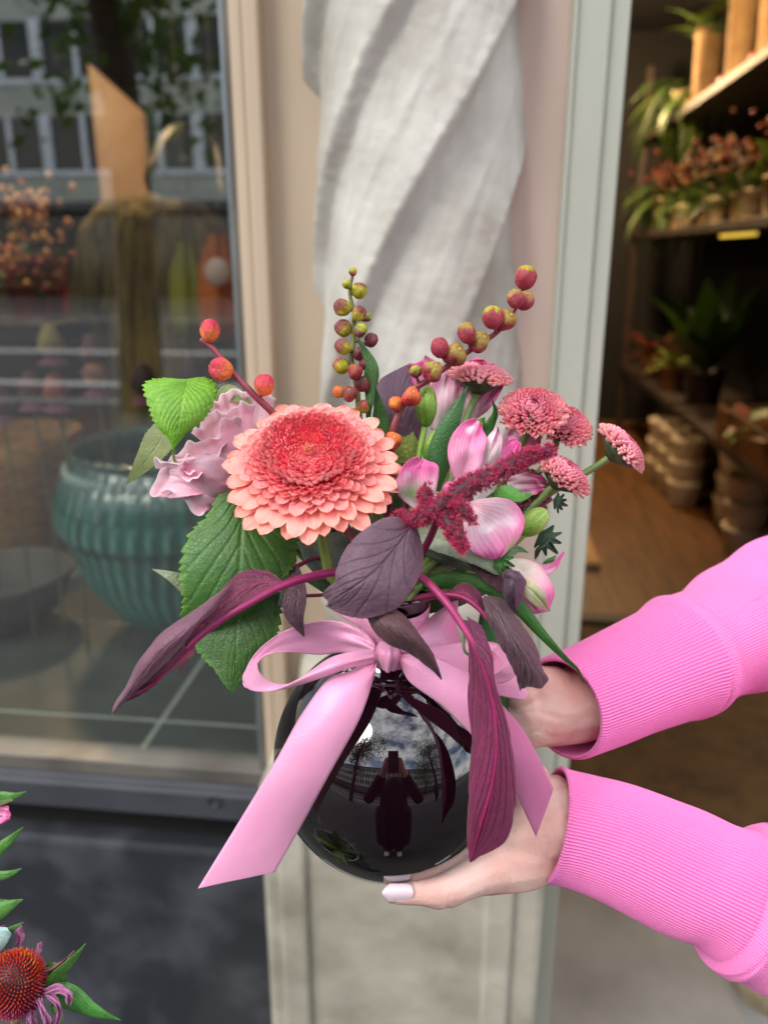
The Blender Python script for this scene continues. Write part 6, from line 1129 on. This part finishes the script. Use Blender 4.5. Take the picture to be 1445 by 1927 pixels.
# ================================================================ CONEFLOWERS AT THE LOWER LEFT
def coneflower():
    c = p(30, 1852, -6); m = frame_at(30, 1852, -6, (.12, .80, .60)); t = thing('coneflower', 'coneflower with a spiky red orange cone and withered pink petals at the lower left', 'flower', (0, 0, 0), mat=m)
    A = Acc(); r = np.random.RandomState(3); Rr, Hh = .0165, .0235; n = 760
    bm = bmesh.new(); bmesh.ops.create_icosphere(bm, subdivisions=3, radius=1, matrix=Matrix.Diagonal((Rr * .9, Rr * .9, Hh * .9, 1)))
    A.add([v.co[:] for v in bm.verts], np.array([[v.index for v in f.verts] + [f.verts[0].index] for f in bm.faces]), H('#4a1622')); bm.free()
    for i in range(n):
        z = 1 - 1.75 * (i + .5) / n; s = math.sqrt(max(0, 1 - z * z)); a = i * 2.39996; d = np.array([s * math.cos(a), s * math.sin(a), z]); q = np.array([d[0] * Rr, d[1] * Rr, d[2] * Hh]) * .88
        dd = d * .85 + np.array([0, 0, .45]) + r.normal(0, .06, 3); dd /= np.linalg.norm(dd); L_ = r.uniform(.0036, .0052) * (.6 + .4 * s); w_ = .00055
        x = np.cross(dd, [0, 0, 1.01]); x /= np.linalg.norm(x) + 1e-9; y = np.cross(dd, x); t_ = z
        cb = mix(H('#7a1a30'), H('#c02a24'), ss(-.2, .6, t_)); ct = mix(H('#b04a6a'), H('#e8532a'), ss(-.1, .5, t_))
        if .55 < z < .93 and r.rand() < .5: ct = H('#f0a02a')
        if r.rand() < .25: ct = H('#c86a80')
        V = [q + x * w_, q - .5 * x * w_ + .87 * y * w_, q - .5 * x * w_ - .87 * y * w_, q + dd * L_ * .6 + x * w_ * .9, q + dd * L_ * .6 - .5 * x * w_ + .8 * y * w_, q + dd * L_ * .6 - .5 * x * w_ - .8 * y * w_, q + dd * L_]
        A.add(V, np.array([[0, 1, 4, 3], [1, 2, 5, 4], [2, 0, 3, 5], [3, 4, 6, 3], [4, 5, 6, 4], [5, 3, 6, 5]]), np.stack([cb] * 3 + [mix(cb, ct, .5)] * 3 + [ct]))
    raw('cone', np.vstack(A.V), [tuple(dict.fromkeys(q)) for q in np.vstack(A.F4).tolist()], m_stem, t, col=np.vstack(A.C), smooth=False, world=False)
    MW[t] = m
    wc = lambda U, V: mix(mix(H('#c07aa8'), H('#9a5a80'), .5 + .5 * wob(U, V, 3, 3)), H('#e0a8cc'), .4 * (np.sin(U * 50) > .3))
    for k, (mid, w_) in enumerate([([(85, 1868, -10), (115, 1862, -14), (130, 1872, -16), (128, 1888, -14)], [5, 9, 8, 5]), ([(88, 1872, -10), (108, 1888, -14), (112, 1908, -12), (100, 1935, -10)], [4, 6, 5, 7]), ([(72, 1880, -12), (80, 1900, -16), (88, 1920, -16), (84, 1950, -12)], [6, 5, 8, 5]), ([(35, 1778, 8), (40, 1762, 6), (36, 1752, 4), (42, 1744, 6)], [8, 5, 5, 1.5]), ([(72, 1795, 4), (75, 1785, 4), (76, 1774, 4)], [4, 3, .5]), ([(62, 1900, -10), (60, 1925, -12), (70, 1960, -8)], [7, 9, 5]), ([(2, 1770, 4), (3, 1755, 4), (6, 1742, 4)], [4, 4, .5])]):
        sheet('withered_petal', leafcurves(mid, w_, None, .3, -.2, 40), 19, 40, m_petal, t, wc, lambda U, V, k=k: 1.4 * np.sin(U * 11 + V * 7 + k) + .7 * wob(U, V, k, 4), None, .3)
    sheet('withered_petal', leafcurves([(84, 1825, -6), (105, 1820, -8), (125, 1808, -8), (140, 1790, -8)], [3, 4, 5, 1]), 13, 40, m_petal, t, mix(H('#9a6a68'), H('#7a4a50'), .5), lambda U, V: .9 * np.sin(U * 9 + V * 12), None, .3)
    blade(t, [(85, 1860, -2), (112, 1835, -8), (140, 1805, -10), (162, 1776, -8)], [8, 13, 8, .5], H('#4f8a3a'), H('#6aa04c'), [8, 9, 6, .5], -.3, .4)
    blade(t, [(80, 1830, 6), (100, 1825, 4), (112, 1840, 2), (105, 1865, 2)], [6, 16, 14, 6], H('#3f7a2e'), H('#4f8a3a'))
    blade(t, [(90, 1862, 2), (130, 1875, -4), (172, 1898, -6), (205, 1912, -6), (228, 1920, -4)], [16, 24, 14, 5, .5], H('#4a8f3e'), H('#5fa04a'), [12, 22, 16, 5, .5], .1, .2)
    blade(t, [(100, 1890, 0), (110, 1908, -2), (118, 1926, -2)], [5, 9, 1], H('#5f9a3a'), H('#7fb04a'))
    tube('stem', [(30, 1900, -2), (32, 2000, 2), (35, 2300, 10), (30, 2900, 30)], [2.6, 2.4, 2.4], m_stem, t, H('#5a7a3a'), 20, 10); return t
coneflower()
cl = thing('coneflower', 'coneflower stem with pointed green leaves and one pink petal cut by the left edge', 'flower', p(-20, 1700, 5))
gl1, gl2 = H('#4f8238'), H('#66994a')
for mid, w_ in [([(-40, 1515, 4), (0, 1500, 0), (30, 1497, -2), (50, 1490, -2)], [14, 13, 8, 1]), ([(-50, 1650, 4), (-10, 1606, 0), (20, 1580, -2), (45, 1556, -2)], [6, 13, 10, .5]), ([(-50, 1655, 4), (-10, 1650, 0), (20, 1644, -2), (42, 1634, -2)], [5, 10, 8, .5]), ([(-50, 1725, 4), (-10, 1718, 0), (20, 1703, -2), (44, 1693, -2)], [8, 17, 13, 1]), ([(-30, 1780, 4), (0, 1762, 0), (22, 1748, -2), (45, 1736, -2)], [6, 9, 6, .5]), ([(-50, 1705, 4), (-10, 1700, 2), (15, 1695, 2)], [6, 10, 2])]:
    blade(cl, mid, w_, gl1, gl2)
blade(cl, [(-40, 1525, 2), (0, 1512, -4), (25, 1505, -6)], [8, 8, 2], H('#7a8a5a'), H('#6f7a50'))
pet(cl, [[(-40, 1520, 0), (-10, 1518, -4), (15, 1520, -4)], [(-40, 1530, -2), (-8, 1528, -8), (19, 1534, -4)], [(-40, 1545, 0), (-5, 1546, -4), (16, 1546, -4)]], acol(ap, H('#ea9cc8'), None, None, 0, 31), 31)
tube('stem', [(-40, 1500, 5), (-42, 1700, 6), (-40, 2100, 10), (-20, 2900, 30)], [2.4, 2.4, 2.4], m_stem, cl, H('#4a6a34'), 20, 10)
blade(cl, [(-20, 1775, -2), (5, 1760, -4), (18, 1752, -6)], [26, 22, 8], H('#a8c8c4'), H('#bcd8d4'))
bkx = Vector(p(0, 2900, 30)); 
bu = thing('flower_bucket', 'zinc bucket holding the coneflowers below the left edge', 'bucket', (bkx.x, bkx.y, 0))
lathe('bucket_body', [(0, .36), (.09, .36), (.1, .60), (.115, .86), (.12, .87), (.112, .87), (.09, .6), (.08, .4), (0, .4)], (bkx.x, bkx.y, -.0), M_('zinc', H('#8a9094'), .4, H('#6a7074'), 12, metal=.8), bu, 40)
A = Acc(); leafset(A, (bkx.x, bkx.y, .8), 60, .1, .24, .02, .9, GR, 91); A.build('leafy_filling', m_green, bu)
lathe('stand', [(0, 0), (.12, 0), (.12, .02), (.03, .04), (.03, .34), (.12, .345), (.12, .359), (0, .359)], (bkx.x, bkx.y, 0), m_metal, bu, 30)
